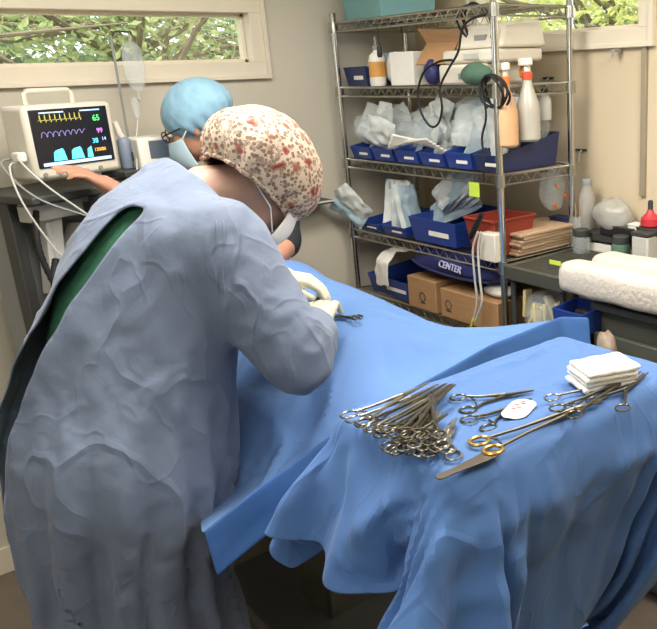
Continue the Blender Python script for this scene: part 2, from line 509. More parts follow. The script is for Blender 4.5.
tree('bright leafy tree outside the left window, at its left', (-.2, 6.6, -.2), (-.2, 6.6, 2.2), (1.4, .8, 1.0), 4200, .042, 0, 3, 22)
tree('mid green tree outside the left window, at its middle', (2.3, 7.4, -.2), (2.3, 7.4, 2.2), (1.5, .9, .9), 3800, .045, 1, 5, 26)
tree('tree with bare grey branches outside the left window, at its right end', (4.4, 9.2, -.2), (4.4, 9.2, 2.3), (1.5, 1.0, .9), 3000, .05, 2, 9, 30, .11)
tree('tall dark tree far behind the others beyond the left window', (1.5, 13.5, -.2), (1.5, 13.5, 2.4), (6, 2.0, 2.4), 5200, .13, 2, 11, 24, .2)
tree('yellow green tree outside the right window', (5.4, 4.6, -.2), (5.4, 4.6, 2.3), (1.1, 1.3, .9), 4200, .045, 0, 13, 10)
tree('yellow green bush-like tree outside the right window, further left', (6.2, 7.6, -.2), (6.2, 7.6, 2.2), (1.4, 1.5, .9), 3800, .05, 0, 15, 10)
tree('mid green tree in the distance beyond the right window', (11.5, 9.0, -.2), (11.5, 9.0, 2.4), (2, 5.0, 2.2), 4200, .13, 1, 17, 14, .15)

# ------------------------------------------------------------------ wire shelving
SX0, SX1, SY0, SY1 = 1.80, 2.155, 2.04, 3.04
LV = [1.895, 1.640, 1.345, 1.040, .765, .30]
t = thing('wire_shelving', 'tall chrome wire shelving unit in the corner, loaded with supplies', 'shelving', ((SX0+SX1)/2, (SY0+SY1)/2, 0))
for x in (SX0, SX1):
    for y in (SY0, SY1):
        top = 2.02 if y == SY0 else 1.925
        mb = MB(); mb.lathe((x, y, 0), [(.0125, .03), (.0125, top)], 14)
        for k in range(int(top/.0254)): mb.lathe((x, y, .05+k*.0254), [(.0131, 0), (.0131, .003)], 14, cap=False)
        mb.lathe((x, y, top), [(.014, 0), (.014, .008), (.006, .012)], 14); mb.lathe((x, y, 0), [(.018, 0), (.018, .012), (.008, .03)], 14)
        mb.build('post', M['chrome'], t)
for z in LV:
    mb = MB()
    for (a, b) in (((SX0, SY0), (SX0, SY1)), ((SX1, SY0), (SX1, SY1)), ((SX0, SY0), (SX1, SY0)), ((SX0, SY1), (SX1, SY1))):
        A = Vector((*a, z)); B = Vector((*b, z)); n = int((B-A).length/.028)
        mb.tube([A, B], .0042, 6); mb.tube([A-ZUP*.034, B-ZUP*.034], .0036, 6)
        zz = [A.lerp(B, i/n)-ZUP*(.034*(i % 2)) for i in range(n+1)]
        mb.tube(zz, .0022, 5)
    for k in range(1, 3): mb.tube([(SX0+(SX1-SX0)*k/3, SY0, z-.006), (SX0+(SX1-SX0)*k/3, SY1, z-.006)], .0035, 6)
    for k in range(1, 40): y = SY0+(SY1-SY0)*k/40; mb.tube([(SX0, y, z), (SX1, y, z)], .0021, 5)
    for x in (SX0, SX1):
        for y in (SY0, SY1): mb.lathe((x, y, z-.038), [(.019, 0), (.017, .042)], 12)
    mb.build('wire_shelf', M['wire'], t)

SURF = [z+.0045 for z in LV]


def onshelf(px, lvl, X=None, dx=0):
    """floor point on shelf level lvl whose front is near photo column px"""
    c = spot(px, 150, X=SX0+dx)
    return Vector((SX0+dx, c.y, SURF[lvl]))


def storage_bin(label, c, w, d, h, m, group, low=.5, card=True, rz=0):
    """open-fronted bin; c = middle of its front bottom edge, opening towards the room (-x)"""
    t = thing('storage_bin', label, 'storage bin', (c[0], c[1], c[2]), group)
    mb = MB(); mb.bin((c[0]+d/2, c[1], c[2]), (d, w, h), rz, low=low); mb.build('bin_body', m, t, bevel=.0015, smooth=False)
    if card:
        q = MB(); q.box((c[0]+.0015+d*.02, c[1]-w*.12, c[2]+h*low*.55), (.0012, w*.42, h*low*.42)); q.build('label_card', M['paper'], t)
    return t


def pouch(label, c, size, rot, m, group, n=9, puff=.008, name='packet', cat='packet', sd=0):
    """flat sterile packet: two layers bulging around the content, crimped rim"""
    w_, h_ = size; Rm = Matrix.Translation(c) @ Matrix.Rotation(rot[2], 4, 'Z') @ Matrix.Rotation(rot[1], 4, 'Y') @ Matrix.Rotation(rot[0], 4, 'X')
    front, back = [], []
    for j in range(n+4):
        v = j/(n+3); rf, rb = [], []
        for i in range(n):
            u = i/(n-1); e = min(u, 1-u, v, 1-v)*4; e = min(1, e)**.5
            bend = .10*h_*math.sin(v*2.4+sd)+.25*w_*noise.noise(Vector((u*1.6+sd, v*1.6, sd*3.1)))*.35
            wr = .010*noise.noise(Vector((u*5+sd, v*7, sd)))+.009*(1-2.4*abs(noise.noise(Vector((u*3.5, v*4.5+sd, sd*2)))))
            p = (bend+wr, (u-.5)*w_, v*h_)
            rf.append((p[0]-puff*e, p[1], p[2])); rb.append((p[0]+puff*e+.0006, p[1], p[2]))
        front.append(rf); back.append(rb[::-1])
    mb = MB(); mb.M = Rm; mb.grid(front); mb.grid(back)
    o = mb.build(name, m, None, at=c, sub=1)
    tag(o, label, cat, group); return o


def crumpled(name, label, cat, c, r, m, group=None, sd=0, amp=.28, n=22, parent=None):
    """loosely filled bag"""
    mb = MB(); vs = []; h = n//2
    mb.ell((0, 0, 0), (1, 1, 1), n)
    out = []
    for p in mb.v:
        v = Vector(p); q = 1+amp*noise.noise(v*1.5+Vector((sd, 0, 0)))+amp*.7*(1-2*abs(noise.noise(v*2.6+Vector((0, sd, 0)))))*.6
        x = (v.x*r[0]*q, v.y*r[1]*q, max(-r[2], v.z*r[2]*q)); out.append((c[0]+x[0], c[1]+x[1], c[2]+r[2]+x[2]))
    mb.v = out
    o = mb.build(name, m, parent, at=None if parent else c, sub=1)
    if not parent: tag(o, label, cat, group)
    return o


def carton(label, c, s, rz, m, flaps=False, name='cardboard_box', cat='box', group=None):
    t = thing(name, label, cat, c, group)
    R = Matrix.Translation(c) @ Matrix.Rotation(rz, 4, 'Z')
    mb = MB(); mb.M = R
    if flaps:
        mb.bin((0, 0, 0), s, 0, .004, 1.0, 1.0)
        mb.build('box_body', m, t, smooth=False)
        for k, (x, y, sx, sy, ax, sg) in enumerate(((-s[0]/2, 0, s[0]*.45, s[1], 'Y', 1), (0, s[1]/2, s[0], s[1]*.42, 'X', 1), (0, -s[1]/2, s[0], s[1]*.42, 'X', -1))):
            f = MB(); f.M = R @ Matrix.Translation((x, y, s[2])) @ Matrix.Rotation(math.radians(50)*sg*(-1 if ax == 'Y' else 1), 4, ax)
            if ax == 'Y': f.box((-sx/2, 0, 0), (sx, sy, .004))
            else: f.box((0, sg*sy/2, 0), (sx, sy, .004))
            f.build('flap', m, t, smooth=False)
    else:
        mb.box((0, 0, s[2]/2), s); mb.build('box_body', m, t, bevel=.003)
        q = MB(); q.M = R; q.box((0, 0, s[2]+.0004), (s[0]*.98, .003, .0008)); q.build('lid_seam', M['grey'], t)
    return t


# -- on the very top
c = Vector((1.80, 2.80, SURF[0])); t = thing('teal_bin', 'teal plastic tub on top of the wire shelving', 'tub', c)
MB().bin((1.96, 2.86, SURF[0]), (.28, .28, .15), 0, .005, 1.0, .92).build('tub_body', M['teal'], t, bevel=.003, smooth=False)
r = MB(); z = SURF[0]+.15
for a, b in (((1.82, 2.72), (1.82, 3.0)), ((2.10, 2.72), (2.10, 3.0)), ((1.82, 2.72), (2.10, 2.72)), ((1.82, 3.0), (2.10, 3.0))): r.tube([(*a, z), (*b, z)], .006)
r.build('tub_rim', M['teal'], t)

# -- first level under the top (z 1.64)
G1 = 'blue bins on the wire shelving'
Z1 = SURF[1]
storage_bin('navy bin with a white label at the left end of the second shelf', (1.82, 2.945, Z1), .165, .30, .085, M['bind'], G1, .9, True)
pouch('clear blue packet leaning over the navy bin at the left end of the second shelf', (1.93, 2.95, Z1+.012), (.15, .13), (0, .5, .2), M['pouch_blue'], 'packets on the shelving', sd=3)
t = thing('cleaner_bottle', 'small white bottle with an orange label beside the navy bin on the second shelf', 'bottle', (1.84, 2.80, Z1))
MB().lathe((1.84, 2.80, Z1), [(.030, 0), (.033, .006), (.033, .10), (.028, .118), (.012, .130), (.012, .138)], 20).build('bottle_body', M['white'], t)
MB().lathe((1.84, 2.80, Z1+.035), [(.0336, 0), (.0336, .058)], 20, cap=False).build('bottle_label', M['amber'], t)
MB().lathe((1.84, 2.80, Z1+.137), [(.014, 0), (.014, .012), (.006, .02), (.004, .05)], 14).build('bottle_nozzle', M['grey'], t)
carton('white paper carton on the second shelf, beside the orange-labelled bottle', (1.95, 2.66, Z1), (.20, .135, .125), .12, M['paper'], name='carton')
crumpled('tissue_wad', 'loose wad of white tissue behind the orange-labelled bottle', 'tissue', (1.93, 2.79, Z1), (.05, .05, .06), M['paper'], None, 4)
carton('brown cardboard box with open flaps on the second shelf', (2.02, 2.47, Z1), (.22, .17, .15), .1, M['card'], True)
crumpled('blue_cloth_roll', 'small dark blue cloth bundle in front of the open cardboard box', 'cloth', (1.86, 2.46, Z1+.0), (.035, .03, .045), M['navy'], None, 6)
# clipper machines stacked on the right part
t = thing('beige_power_unit', 'beige power unit lying lowest on the right of the second shelf', 'device', (1.95, 2.27, Z1))
MB().box((1.95, 2.27, Z1+.035), (.24, .24, .07)).build('case', M['beige'], t, bevel=.01); MB().box((1.828, 2.24, Z1+.03), (.006, .06, .02)).build('front_panel', M['grey'], t)
t = thing('beige_power_unit', 'flat beige device lying on the lowest beige power unit', 'device', (1.96, 2.26, Z1+.071))
MB().box((1.96, 2.24, Z1+.095), (.22, .30, .046)).build('case', M['beige'], t, bevel=.012); MB().box((1.848, 2.22, Z1+.095), (.006, .08, .018)).build('front_panel', M['lgrey'], t)
t = thing('beige_power_unit', 'beige device with a sloping front on top of the stack, cable coiled on it', 'device', (1.97, 2.21, Z1+.119))
mb = MB(); mb.add([(1.86, 2.08, Z1+.119), (2.08, 2.08, Z1+.119), (2.08, 2.33, Z1+.119), (1.86, 2.33, Z1+.119), (1.90, 2.10, Z1+.20), (2.07, 2.10, Z1+.215), (2.07, 2.31, Z1+.215), (1.90, 2.31, Z1+.20)], [(3, 2, 1, 0), (4, 5, 6, 7), (0, 1, 5, 4), (1, 2, 6, 5), (2, 3, 7, 6), (3, 0, 4, 7)])
mb.build('case', M['beige'], t, bevel=.012); MB().box((1.876, 2.2, Z1+.155), (.008, .06, .018)).build('front_panel', M['grey'], t)


def coil(c, r, n, wob, tilt, seed, thick=.0042):
    g = random.Random(seed); pts = []
    R = Matrix.Translation(c) @ Matrix.Rotation(tilt[0], 4, 'X') @ Matrix.Rotation(tilt[1], 4, 'Y') @ Matrix.Rotation(tilt[2], 4, 'Z')
    for k in range(n*18+1):
        a = k/18*2*math.pi; rr = r*(1+wob*math.sin(k*.37+seed)); pts.append(R @ Vector((rr*math.cos(a), rr*math.sin(a)*1.1, .0085*(k/18)+.01*math.sin(k*.6+seed))))
    return MB().tube(pts, thick, 7)


tag(coil((1.86, 2.21, Z1+.20), .072, 3, .12, (0, 1.15, 0), 1).build('black_cable', M['rubber'], None, at=(1.86, 2.21, Z1+.1)), 'coil of black cable draped over the stacked beige devices', 'cable')
loop = [spot(*p, X=1.765) for p in ((452, 60), (438, 62), (424, 72), (418, 92), (421, 112), (430, 126), (438, 124), (442, 108), (440, 88), (448, 70), (458, 52), (462, 30), (470, 20), (486, 14))]


def smooth_path(pts, n=8):
    P = [Vector(p) for p in pts]; out = []
    for i in range(len(P)-1):
        p0 = P[max(0, i-1)]; p1 = P[i]; p2 = P[i+1]; p3 = P[min(len(P)-1, i+2)]
        for k in range(n):
            t_ = k/n; out.append(.5*((2*p1)+(p2-p0)*t_+(2*p0-5*p1+4*p2-p3)*t_*t_+(3*p1-p0-3*p2+p3)*t_**3))
    return out+[P[-1]]


tag(MB().tube(smooth_path(loop), .0042, 7).build('black_cable', M['rubber'], None, at=loop[0]), 'black cable hanging in a loop in front of the second and third shelf', 'cable')
tag(coil((1.775, 2.04, Z1-.03), .052, 4, .18, (0, 1.45, .4), 5, .0045).build('black_cable', M['rubber'], None, at=(1.775, 2.04, Z1)), 'coiled black cable hung on the front right post of the shelving', 'cable')
tag(MB().tube(smooth_path([spot(*p, X=1.77) for p in ((484, 98), (486, 118), (482, 138), (484, 160), (483, 182))]), .004, 7).build('black_cable', M['rubber'], None, at=(1.77, 2.06, 1.5)), 'black cable hanging straight down beside the front right post', 'cable')
crumpled('green_pouch', 'dark green cloth pouch in front of the beige devices on the second shelf', 'pouch', (1.84, 2.19, Z1), (.035, .075, .036), M['green'], None, 8, .15)
p = spot(379, 45, X=1.78)
t = thing('hanging_pendant', 'dark pendant switch hanging on a thin cord at the top left of the shelving', 'pendant switch', p)
MB().tube([Vector((p.x, p.y, LV[0]-.02)), p], .0015, 6).build('cord', M['rubber'], t)
MB().lathe(p-ZUP*.045, [(.008, 0), (.011, .01), (.009, .035), (.004, .05)], 12).build('switch_body', M['black'], t)

# -- second level (z 1.345)
Z2 = SURF[2]
for k, (y, wd, lb) in enumerate(((2.95, .15, 'blue bin at the left end of the third shelf from the top'), (2.785, .15, 'second blue bin from the left on the third shelf'), (2.62, .15, 'third blue bin from the left on the third shelf'),
                                  (2.455, .15, 'fourth blue bin from the left on the third shelf'), (2.29, .15, 'blue bin on the third shelf beneath the standing pale packets'), (2.13, .14, 'navy bin under the spray bottles at the right end of the third shelf'))):
    storage_bin(lb, (1.815, y, Z2), wd, .30, .10 if k < 4 else .12, M['binb' if k < 5 else 'bind'], G1, .5)
g = 'packets on the shelving'
pk = [((1.92, 2.96, Z2+.03), (.15, .17), (.1, .35, .2), 'pouch', 'pale packet sticking out of the leftmost bin of the third shelf'),
      ((1.88, 2.90, Z2+.03), (.12, .15), (-.25, .25, -.1), 'pouch_blue', 'bluish packet leaning in the leftmost bin of the third shelf'),
      ((1.86, 2.82, Z2+.04), (.16, .14), (.3, -.25, .1), 'pouch', 'pale packet drooping over the second bin of the third shelf'),
      ((1.92, 2.74, Z2+.02), (.16, .20), (.15, .4, 0), 'pouch_blue', 'translucent bluish packet standing in the second bin of the third shelf'),
      ((1.93, 2.60, Z2+.11), (.22, .12), (1.1, .2, .0), 'pouch', 'white packet lying across the top of the third bin of the third shelf'),
      ((1.97, 2.56, Z2+.16), (.10, .26), (1.35, .1, .1), 'pouch', 'long white packet on top of the heap on the third shelf'),
      ((1.90, 2.47, Z2+.03), (.14, .15), (-.2, .5, .1), 'pouch', 'pale packet standing in the fourth bin of the third shelf'),
      ((1.90, 2.27, Z2+.03), (.13, .22), (.1, .1, .1), 'pouch_blue', 'tall pale blue packet in the fifth bin of the third shelf'),
      ((1.87, 2.15, Z2+.04), (.15, .20), (-.35, .05, -.1), 'pouch', 'tall white packet leaning beside the post on the third shelf'),
      ((1.95, 2.20, Z2+.03), (.14, .24), (.3, .1, .2), 'pouch', 'tall white packet behind the others at the right of the third shelf')]
for k, (c, s_, r_, m_, lb) in enumerate(pk): pouch(lb, c, s_, r_, M[m_], g, sd=k*1.7)
for k in range(13):
    y = 2.97-.066*k; q = random.Random(100+k)
    pouch('crumpled pale packet in the heap filling the bins of the third shelf', (1.90+q.uniform(-.04, .07), y, Z2+.05+q.uniform(0, .05)), (q.uniform(.08, .13), q.uniform(.10, .17)), (q.uniform(-.7, .7), q.uniform(-.3, .6), q.uniform(-.7, .7)), M[q.choice(['pouch', 'pouch', 'pouch_blue', 'paper'])], 'heap of packets on the third shelf', sd=200+k*1.9, puff=q.uniform(.006, .014))
# bundle of long swab packets lying over the front of the bins
for k in range(6):
    a = Vector((1.80-.004*k, 2.70-.012*k, Z2+.062+.010*k)); b = Vector((1.80+.01*k, 2.44-.01*k, Z2+.055+.016*(5-k)*.6))
    mb = MB(); d = (b-a); n_ = d.cross(ZUP).normalized()*.004; q = ZUP*.013
    mb.tube([a, a.lerp(b, .5)+ZUP*.008, b], [.006, .007, .005], 6)
    tag(mb.build('swab_packet', M['paper'], None, at=a), 'long thin white swab packet lying over the blue bins of the third shelf', 'packet', 'swab packets on the third shelf')
crumpled('clear_bag', 'clear plastic bag bulging over the second bin of the third shelf', 'plastic bag', (1.88, 2.68, Z2+.055), (.055, .11, .05), M['clear'], None, 12, .3)

for k, (x, y, dz, r_) in enumerate(((1.86, 2.93, .09, (.05, .08, .06)), (1.87, 2.50, .09, (.05, .09, .055)), (1.85, 2.25, .11, (.045, .07, .07)), (1.90, 2.80, .15, (.05, .09, .04)))):
    crumpled('clear_bag', ('clear plastic bag over the leftmost bins of the third shelf', 'clear plastic bag over the fourth bin of the third shelf', 'clear plastic bag over the fifth bin of the third shelf', 'clear plastic bag on top of the packet heap of the third shelf')[k], 'plastic bag', (x, y, Z2+dz-.03), r_, M['clear'], None, 120+k*3, .45)
# spray bottles hanging from the right end rail


def spray(label, c, liq, trig, m_cap):
    t = thing('spray_bottle', label, 'spray bottle', c, 'spray bottles')
    x, y, z = c
    MB().lathe(c, [(.034, 0), (.041, .008), (.042, .10), (.039, .125), (.027, .16), (.0165, .19), (.0155, .21)], 24).build('bottle_body', liq, t)
    MB().lathe((x, y, z+.205), [(.018, 0), (.018, .022), (.014, .026)], 18).build('collar', m_cap, t)
    mb = MB(); mb.box((x-.004, y+.004, z+.262), (.026, .05, .026)); mb.box((x, y, z+.24), (.018, .018, .03)); mb.build('spray_head', M['white'], t, bevel=.005)
    mb = MB(); mb.tube([(x, y+.02, z+.262), (x-.002, y+.034, z+.262)], .009, 10); mb.build('nozzle', m_cap, t)
    mb = MB(); mb.tube([(x, y+.022, z+.25), (x, y+.034, z+.235), (x, y+.030, z+.212)], .005, 8); mb.build('trigger', trig, t)
    return t


liq1 = mat('peach_bottle', 'd6ab80', .3, var=.05, coat=.2); liq2 = mat('clear_bottle', 'b9b6a8', .25, var=.04, coat=.2)
p = spot(507, 147, X=1.835); spray('spray bottle of peach liquid with an orange collar beside the front right post', (1.835, p.y, p.z), liq1, M['white'], M['orange'])
p = spot(529, 141, X=1.93); spray('nearly colourless spray bottle with a red-orange collar, right of the peach one', (1.93, p.y, p.z), liq2, M['orange'], mat('red_orange_cap', 'cf5236', .4, var=.05))
p = spot(545, 120, X=2.05)
t = thing('small_bottle', 'small pale bottle with a black neck hanging behind the spray bottles', 'bottle', (2.05, p.y, p.z))
MB().lathe((2.05, p.y, p.z), [(.022, 0), (.024, .006), (.024, .07), (.012, .09)], 18).build('bottle_body', M['lgrey'], t)
MB().lathe((2.05, p.y, p.z+.089), [(.012, 0), (.012, .018), (.006, .022)], 14).build('bottle_neck', M['black'], t)
for k, (px, py, r_, lb) in enumerate(((553, 190, (.055, .04, .075), 'clear bag with orange bits hanging from the right end of the shelving'), (538, 132, (.05, .03, .05), 'small clear bag lying on the navy bin under the spray bottles'))):
    c = spot(px, py+ (20 if k == 0 else 8), X=2.12 if k == 0 else 2.06)
    o = crumpled('clear_bag', lb, 'plastic bag', c, r_, M['clear'], None, 20+k, .3)
    if k == 0:
        for (dx, dy, dz) in ((-.02, -.035, .10), (.02, -.04, .06), (-.03, -.035, .03)): MB().tube([c+Vector((dx, dy, dz)), c+Vector((dx+.018, dy, dz-.016))], .006, 8).build('orange_cap', M['orange'], o)
        MB().tube([c+Vector((0, 0, .145)), c+Vector((0, .03, .19)), Vector((2.16, 2.03, LV[2]))], .003).build('bag_tie', M['clearg'], o)

# -- third level (z 1.04)
Z3 = SURF[3]
for (y, wd, h_, lb) in ((2.93, .17, .06, 'low blue bin at the left end of the fourth shelf'), (2.74, .17, .075, 'blue bin with tall pouches on the fourth shelf'), (2.47, .30, .115, 'wide blue bin in the middle of the fourth shelf')):
    storage_bin(lb, (1.81, y, Z3), wd, .30, h_, M['binb'], G1, .55 if wd < .2 else .85)
for k in range(8):
    y = 2.84-.026*k; lean = (.22-.055*k)
    pouch('tall pale instrument pouch standing in the blue bin of the fourth shelf', (1.87+.012*(k % 3), y, Z3+.02), (.075, .20-.01*(k % 3)), (lean, .15+.03*(k % 3), 1.2), M['pouch_blue' if k % 3 == 1 else 'pouch'], 'tall pouches on the fourth shelf', sd=30+k*1.3, puff=.006)
for k in range(7):
    pouch('long white pouch slumped over the wide blue bin of the fourth shelf', (1.93, 2.62-.012*k, Z3+.075+.014*k), (.09, .26), (1.15-.05*k, .15, .1), M['pouch' if k % 4 else 'pouch_blue'], 'slumped pouches on the fourth shelf', sd=50+k*.9, puff=.007)
for k, (dz, rr, lb, m_) in enumerate(((.0, .9, 'grey-green packet jutting out at the left end of the fourth shelf', 'pouch_blue'), (.03, .55, 'white packet jutting out over the left end of the fourth shelf', 'pouch'))):
    pouch(lb, (1.785, 2.925-.02*k, Z3+.03+dz), (.085, .165), (-rr, -.2, .5), M[m_], g, sd=70+k)
tag(MB().box((1.786, 2.165, 1.29), (.003, .055, .05)).build('sticky_note', M['lime'], None, at=(1.786, 2.165, 1.29)), 'lime green sticky note at the right of the shelf edge', 'note')
t = thing('sharps_container', 'dark red tapered tub beside the front right post on the fourth shelf', 'tub', (1.90, 2.16, Z3))
MB().bin((1.90, 2.165, Z3), (.20, .17, .135), 0, .004, 1.0, .78).build('tub_body', M['red'], t, bevel=.002, smooth=False)
mb = MB(); z = Z3+.135
for a, b in (((1.80, 2.08), (1.80, 2.25)), ((2.0, 2.08), (2.0, 2.25)), ((1.80, 2.08), (2.0, 2.08)), ((1.80, 2.25), (2.0, 2.25))): mb.tube([(*a, z), (*b, z)], .005)
mb.build('tub_rim', M['red'], t)
t = thing('cable_box', 'cream box with a black clip in front of the dark red tub', 'box', (1.79, 2.085, Z3))
MB().box((1.79, 2.085, Z3+.05), (.05, .085, .10)).build('box_body', M['beige'], t, bevel=.004)
mb = MB(); a = spot(470, 238, X=1.755); b = spot(482, 214, X=1.755); mb.tube([a, a.lerp(b, .5), b], [.008, .012, .009], 10); mb.build('clip', M['black'], t)
for k, dx in enumerate((0, 5)):
    pts = [spot(*p, X=1.745-.004*k) for p in ((478+dx*.6, 232), (473+dx, 250), (475+dx, 280), (477+dx, 300), (474+dx, 318-6*k), (470+dx, 330-8*k))]
    o = tag(MB().tube(smooth_path(pts), .0042, 7).build('white_cable', M['lgrey'], None, at=pts[0]), ('pale cable with a yellow tip hanging from the cream box', 'pale cable beside the yellow-tipped one, hanging from the cream box')[k], 'cable')
    if k == 0: MB().tube([pts[-2], pts[-1]], .0055, 8).build('cable_tip', mat('yellow_tip', 'd8cf5a', .4, var=.04), o)
# paper stack and tray at the right end of this level
mb = MB()
for k in range(7): mb.box((2.03+.006*(k % 3), 2.15-.004*k, Z3+.006+.012*k), (.30, .20-.004*(k % 2), .0105), .02*(k % 3-1))
tag(mb.build('paper_stack', M['tan'], None, at=(2.03, 2.15, Z3), bevel=.002), 'stack of tan folded paper sheets at the right end of the fourth shelf', 'paper stack')

# -- fourth level (z .765)
Z4 = SURF[4]
storage_bin('blue bin with white paper at the left end of the fifth shelf', (1.81, 2.80, Z4), .34, .30, .10, M['binb'], G1, .8)
mb = MB(); rows = []
for j in range(16):
    k = j/15; x = 1.90-.10*min(1, k*2.2)+.0*k; z = Z4+.20-.0-(0 if k < .35 else (k-.35)*.22)
    rows.append([(x+.006*noise.noise(Vector((j*.5, i*.6, 1)))-.02*(k > .5), 2.74+.012*i+.02*k+.01*noise.noise(Vector((j*.4, i*.3, 5))), z+.012*noise.noise(Vector((i*.5, j*.3, 2)))) for i in range(9)])
mb.grid(rows); tag(mb.build('paper_towel', M['paper'], None, at=(1.85, 2.78, Z4), solid=.003, sub=1), 'white paper towel spilling over the blue bin of the fifth shelf', 'paper towel')
t = thing('equipment_bag', 'navy nylon bag with white handwriting lying on the cardboard boxes', 'bag', (1.93, 2.36, Z4+.155))
mb = MB(); vs = MB(); vs.ell((0, 0, 0), (1, 1, 1), 28)
for p_ in vs.v:
    v = Vector(p_); sx = math.copysign(abs(v.x)**.55, v.x); sy = math.copysign(abs(v.y)**.5, v.y); sz = math.copysign(abs(v.z)**.8, v.z)
    w_ = 1+.10*noise.noise(v*2.2); mb.v.append((1.95+sx*.16*w_, 2.36+sy*.30*w_, Z4+.205+sz*.052*(1+.35*noise.noise(v*1.6)) ))
mb.f = vs.f; mb.mi = vs.mi
mb.build('bag_body', M['navy'], t, sub=1)
mb = MB(); mb.tube(smooth_path([(1.80, 2.60, Z4+.20), (1.785, 2.5, Z4+.185), (1.785, 2.3, Z4+.175), (1.80, 2.12, Z4+.18)]), .005); mb.build('bag_seam', M['bind'], t)
text_mb('CENTER', .037, frame((1.7835, 2.33, Z4+.212), (0, -1, -.06), (-1, 0, .35)), .0025).build('bag_lettering', mat('lavender_ink', 'b9bbd6', .6, var=.03), t, smooth=False)
carton('cardboard box with a round printed mark on the fifth shelf, left one', (1.92, 2.535, Z4), (.26, .19, .13), 0, M['card'])
carton('cardboard box with a round printed mark on the fifth shelf, right one beside the post', (1.92, 2.24, Z4), (.26, .34, .115), 0, M['card'])
for o, y in ((bpy.data.objects['cardboard_box.001'], 2.53), (bpy.data.objects['cardboard_box.002'], 2.36)):
    mk = MB(); mk.tube([(1.789, y+.018*math.cos(a*.5236), Z4+.055+.018*math.sin(a*.5236)) for a in range(12)], .002, 5, closed=True)
    mk.box((1.789, y, Z4+.03), (.002, .03, .004)); mk.build('printed_mark', M['dark'], o)
crumpled('white_cloth', 'small white cloth on the right cardboard box of the fifth shelf', 'cloth', (1.86, 2.14, Z4+.116), (.04, .07, .022), M['paper'], None, 33, .2)

# ------------------------------------------------------------------ operating table, stand and drapes


def rbox(x0, x1, y0, y1, z0, z1, r=.02, bump=None):
    bm = bmesh.new(); bmesh.ops.create_cube(bm, size=1)
    for v in bm.verts: v.co = ((x0+x1)/2+v.co.x*(x1-x0), (y0+y1)/2+v.co.y*(y1-y0), (z0+z1)/2+v.co.z*(z1-z0))
    bmesh.ops.bevel(bm, geom=bm.edges[:], offset=r, segments=4, profile=.5, affect='EDGES')
    bmesh.ops.triangulate(bm, faces=bm.faces[:])
    me = bpy.data.meshes.new('c'); bm.to_mesh(me); bm.free(); return me


def sheet(x0, x1, y0, y1, nx, ny, rot, z, wob=.004):
    cx, cy = (x0+x1)/2, (y0+y1)/2; P = []
    for j in range(ny):
        for i in range(nx):
            x = x0+(x1-x0)*i/(nx-1)-cx; y = y0+(y1-y0)*j/(ny-1)-cy
            P.append((cx+x*math.cos(rot)-y*math.sin(rot), cy+x*math.sin(rot)+y*math.cos(rot), z+wob*noise.noise((x*9, y*9, 3))))
    Fc = [(j*nx+i, j*nx+i+1, (j+1)*nx+i+1, (j+1)*nx+i) for j in range(ny-1) for i in range(nx-1)]
    return P, Fc


TX0, TX1, TY0, TY1, TZ = .70, 1.30, 1.60, 2.42, .955
# table: top, column, base
t = thing('operating_table', 'operating table hidden beneath the large blue drape', 'operating table', (.97, 1.89, 0))
MB().box((1.0, 2.01, TZ-.085), (TX1-TX0-.10, TY1-TY0-.10, .04)).build('tabletop', M['steel'], t, bevel=.01)
MB().box((1.0, 2.01, TZ-.045), (TX1-TX0-.12, TY1-TY0-.12, .04)).build('mattress', M['black'], t, bevel=.015)
MB().box((1.0, 2.0, .48), (.16, .2, .78)).build('column', M['steel'], t, bevel=.01)
MB().box((1.0, 2.0, .06), (.5, .8, .10)).build('table_base', M['dark'], t, bevel=.02)
# patient: a draped body lying on the table, only the mound shows through the cloth
pm = MB(); pm.ell((1.03, 2.0, TZ+.05), (.20, .38, .10), 24).ell((1.08, 2.28, TZ+.07), (.13, .16, .105), 20)
for s in (-1, 1): pm.caps((1.0+s*.1, 1.75, TZ+.03), .035, (1.0+s*.13, 1.62, TZ+.03), .028); pm.caps((.99+s*.09, 2.1, TZ+.035), .03, (.99+s*.14, 2.28, TZ+.03), .026)
pat = obj('patient', fuse(pm, .012), M['card'], at=None)
tag(pat, 'patient lying on the table, covered by the blue drape', 'patient')

tcol = rbox(TX0, TX1, TY0, TY1, TZ-.10, TZ+.004, .02)
pcol = pat.data.copy()
nx, ny = 84, 84
P, Fc = sheet(.40, 1.56, 1.44, 2.62, nx, ny, 0, TZ+.115)
# the border keeps the foot edge stretched along a line that sags to the surgeon's side
UP = [spot(203, 533, z=.885), spot(262, 486, z=.935), spot(330, 438, z=.968), spot(400, 396, z=.988), spot(490, 346, z=1.0), spot(560, 318, z=1.008), spot(588, 319, z=1.0)]


def polyline(pts, s):
    ds = [0]
    for a, b in zip(pts, pts[1:]): ds.append(ds[-1]+(b-a).length)
    q = s*ds[-1]
    for i in range(len(pts)-1):
        if q <= ds[i+1] or i == len(pts)-2:
            return pts[i].lerp(pts[i+1], (q-ds[i])/(ds[i+1]-ds[i]))


EDGE = [polyline(UP, i/(nx-1)) for i in range(nx)]
P = np.array(P).reshape(ny, nx, 3)
for i in range(nx):
    dlt = np.array(EDGE[i]) - P[0, i]
    for j in range(26):
        k = 1-j/26; P[j, i] += dlt*k*k*(3-2*k)
co = drop_cloth(P.reshape(-1, 3), Fc, [tcol, pcol], 40, pins=list(range(nx)), stiff=22, bend=1.2)
for v in co:
    v[2] += .005*(1-2.8*abs(noise.noise(Vector((v[0]*5+v[1]*2, v[1]*3, 4.2)))))*min(1, max(0, (v[1]-1.45)/.1))
DRAPE_T = co.reshape(ny, nx, 3)


def cloth_rows(C_, j0, j1):
    mb = MB(); mb.grid([[tuple(C_[j, i]) for i in range(C_.shape[1])] for j in range(j0, j1)]); return mb


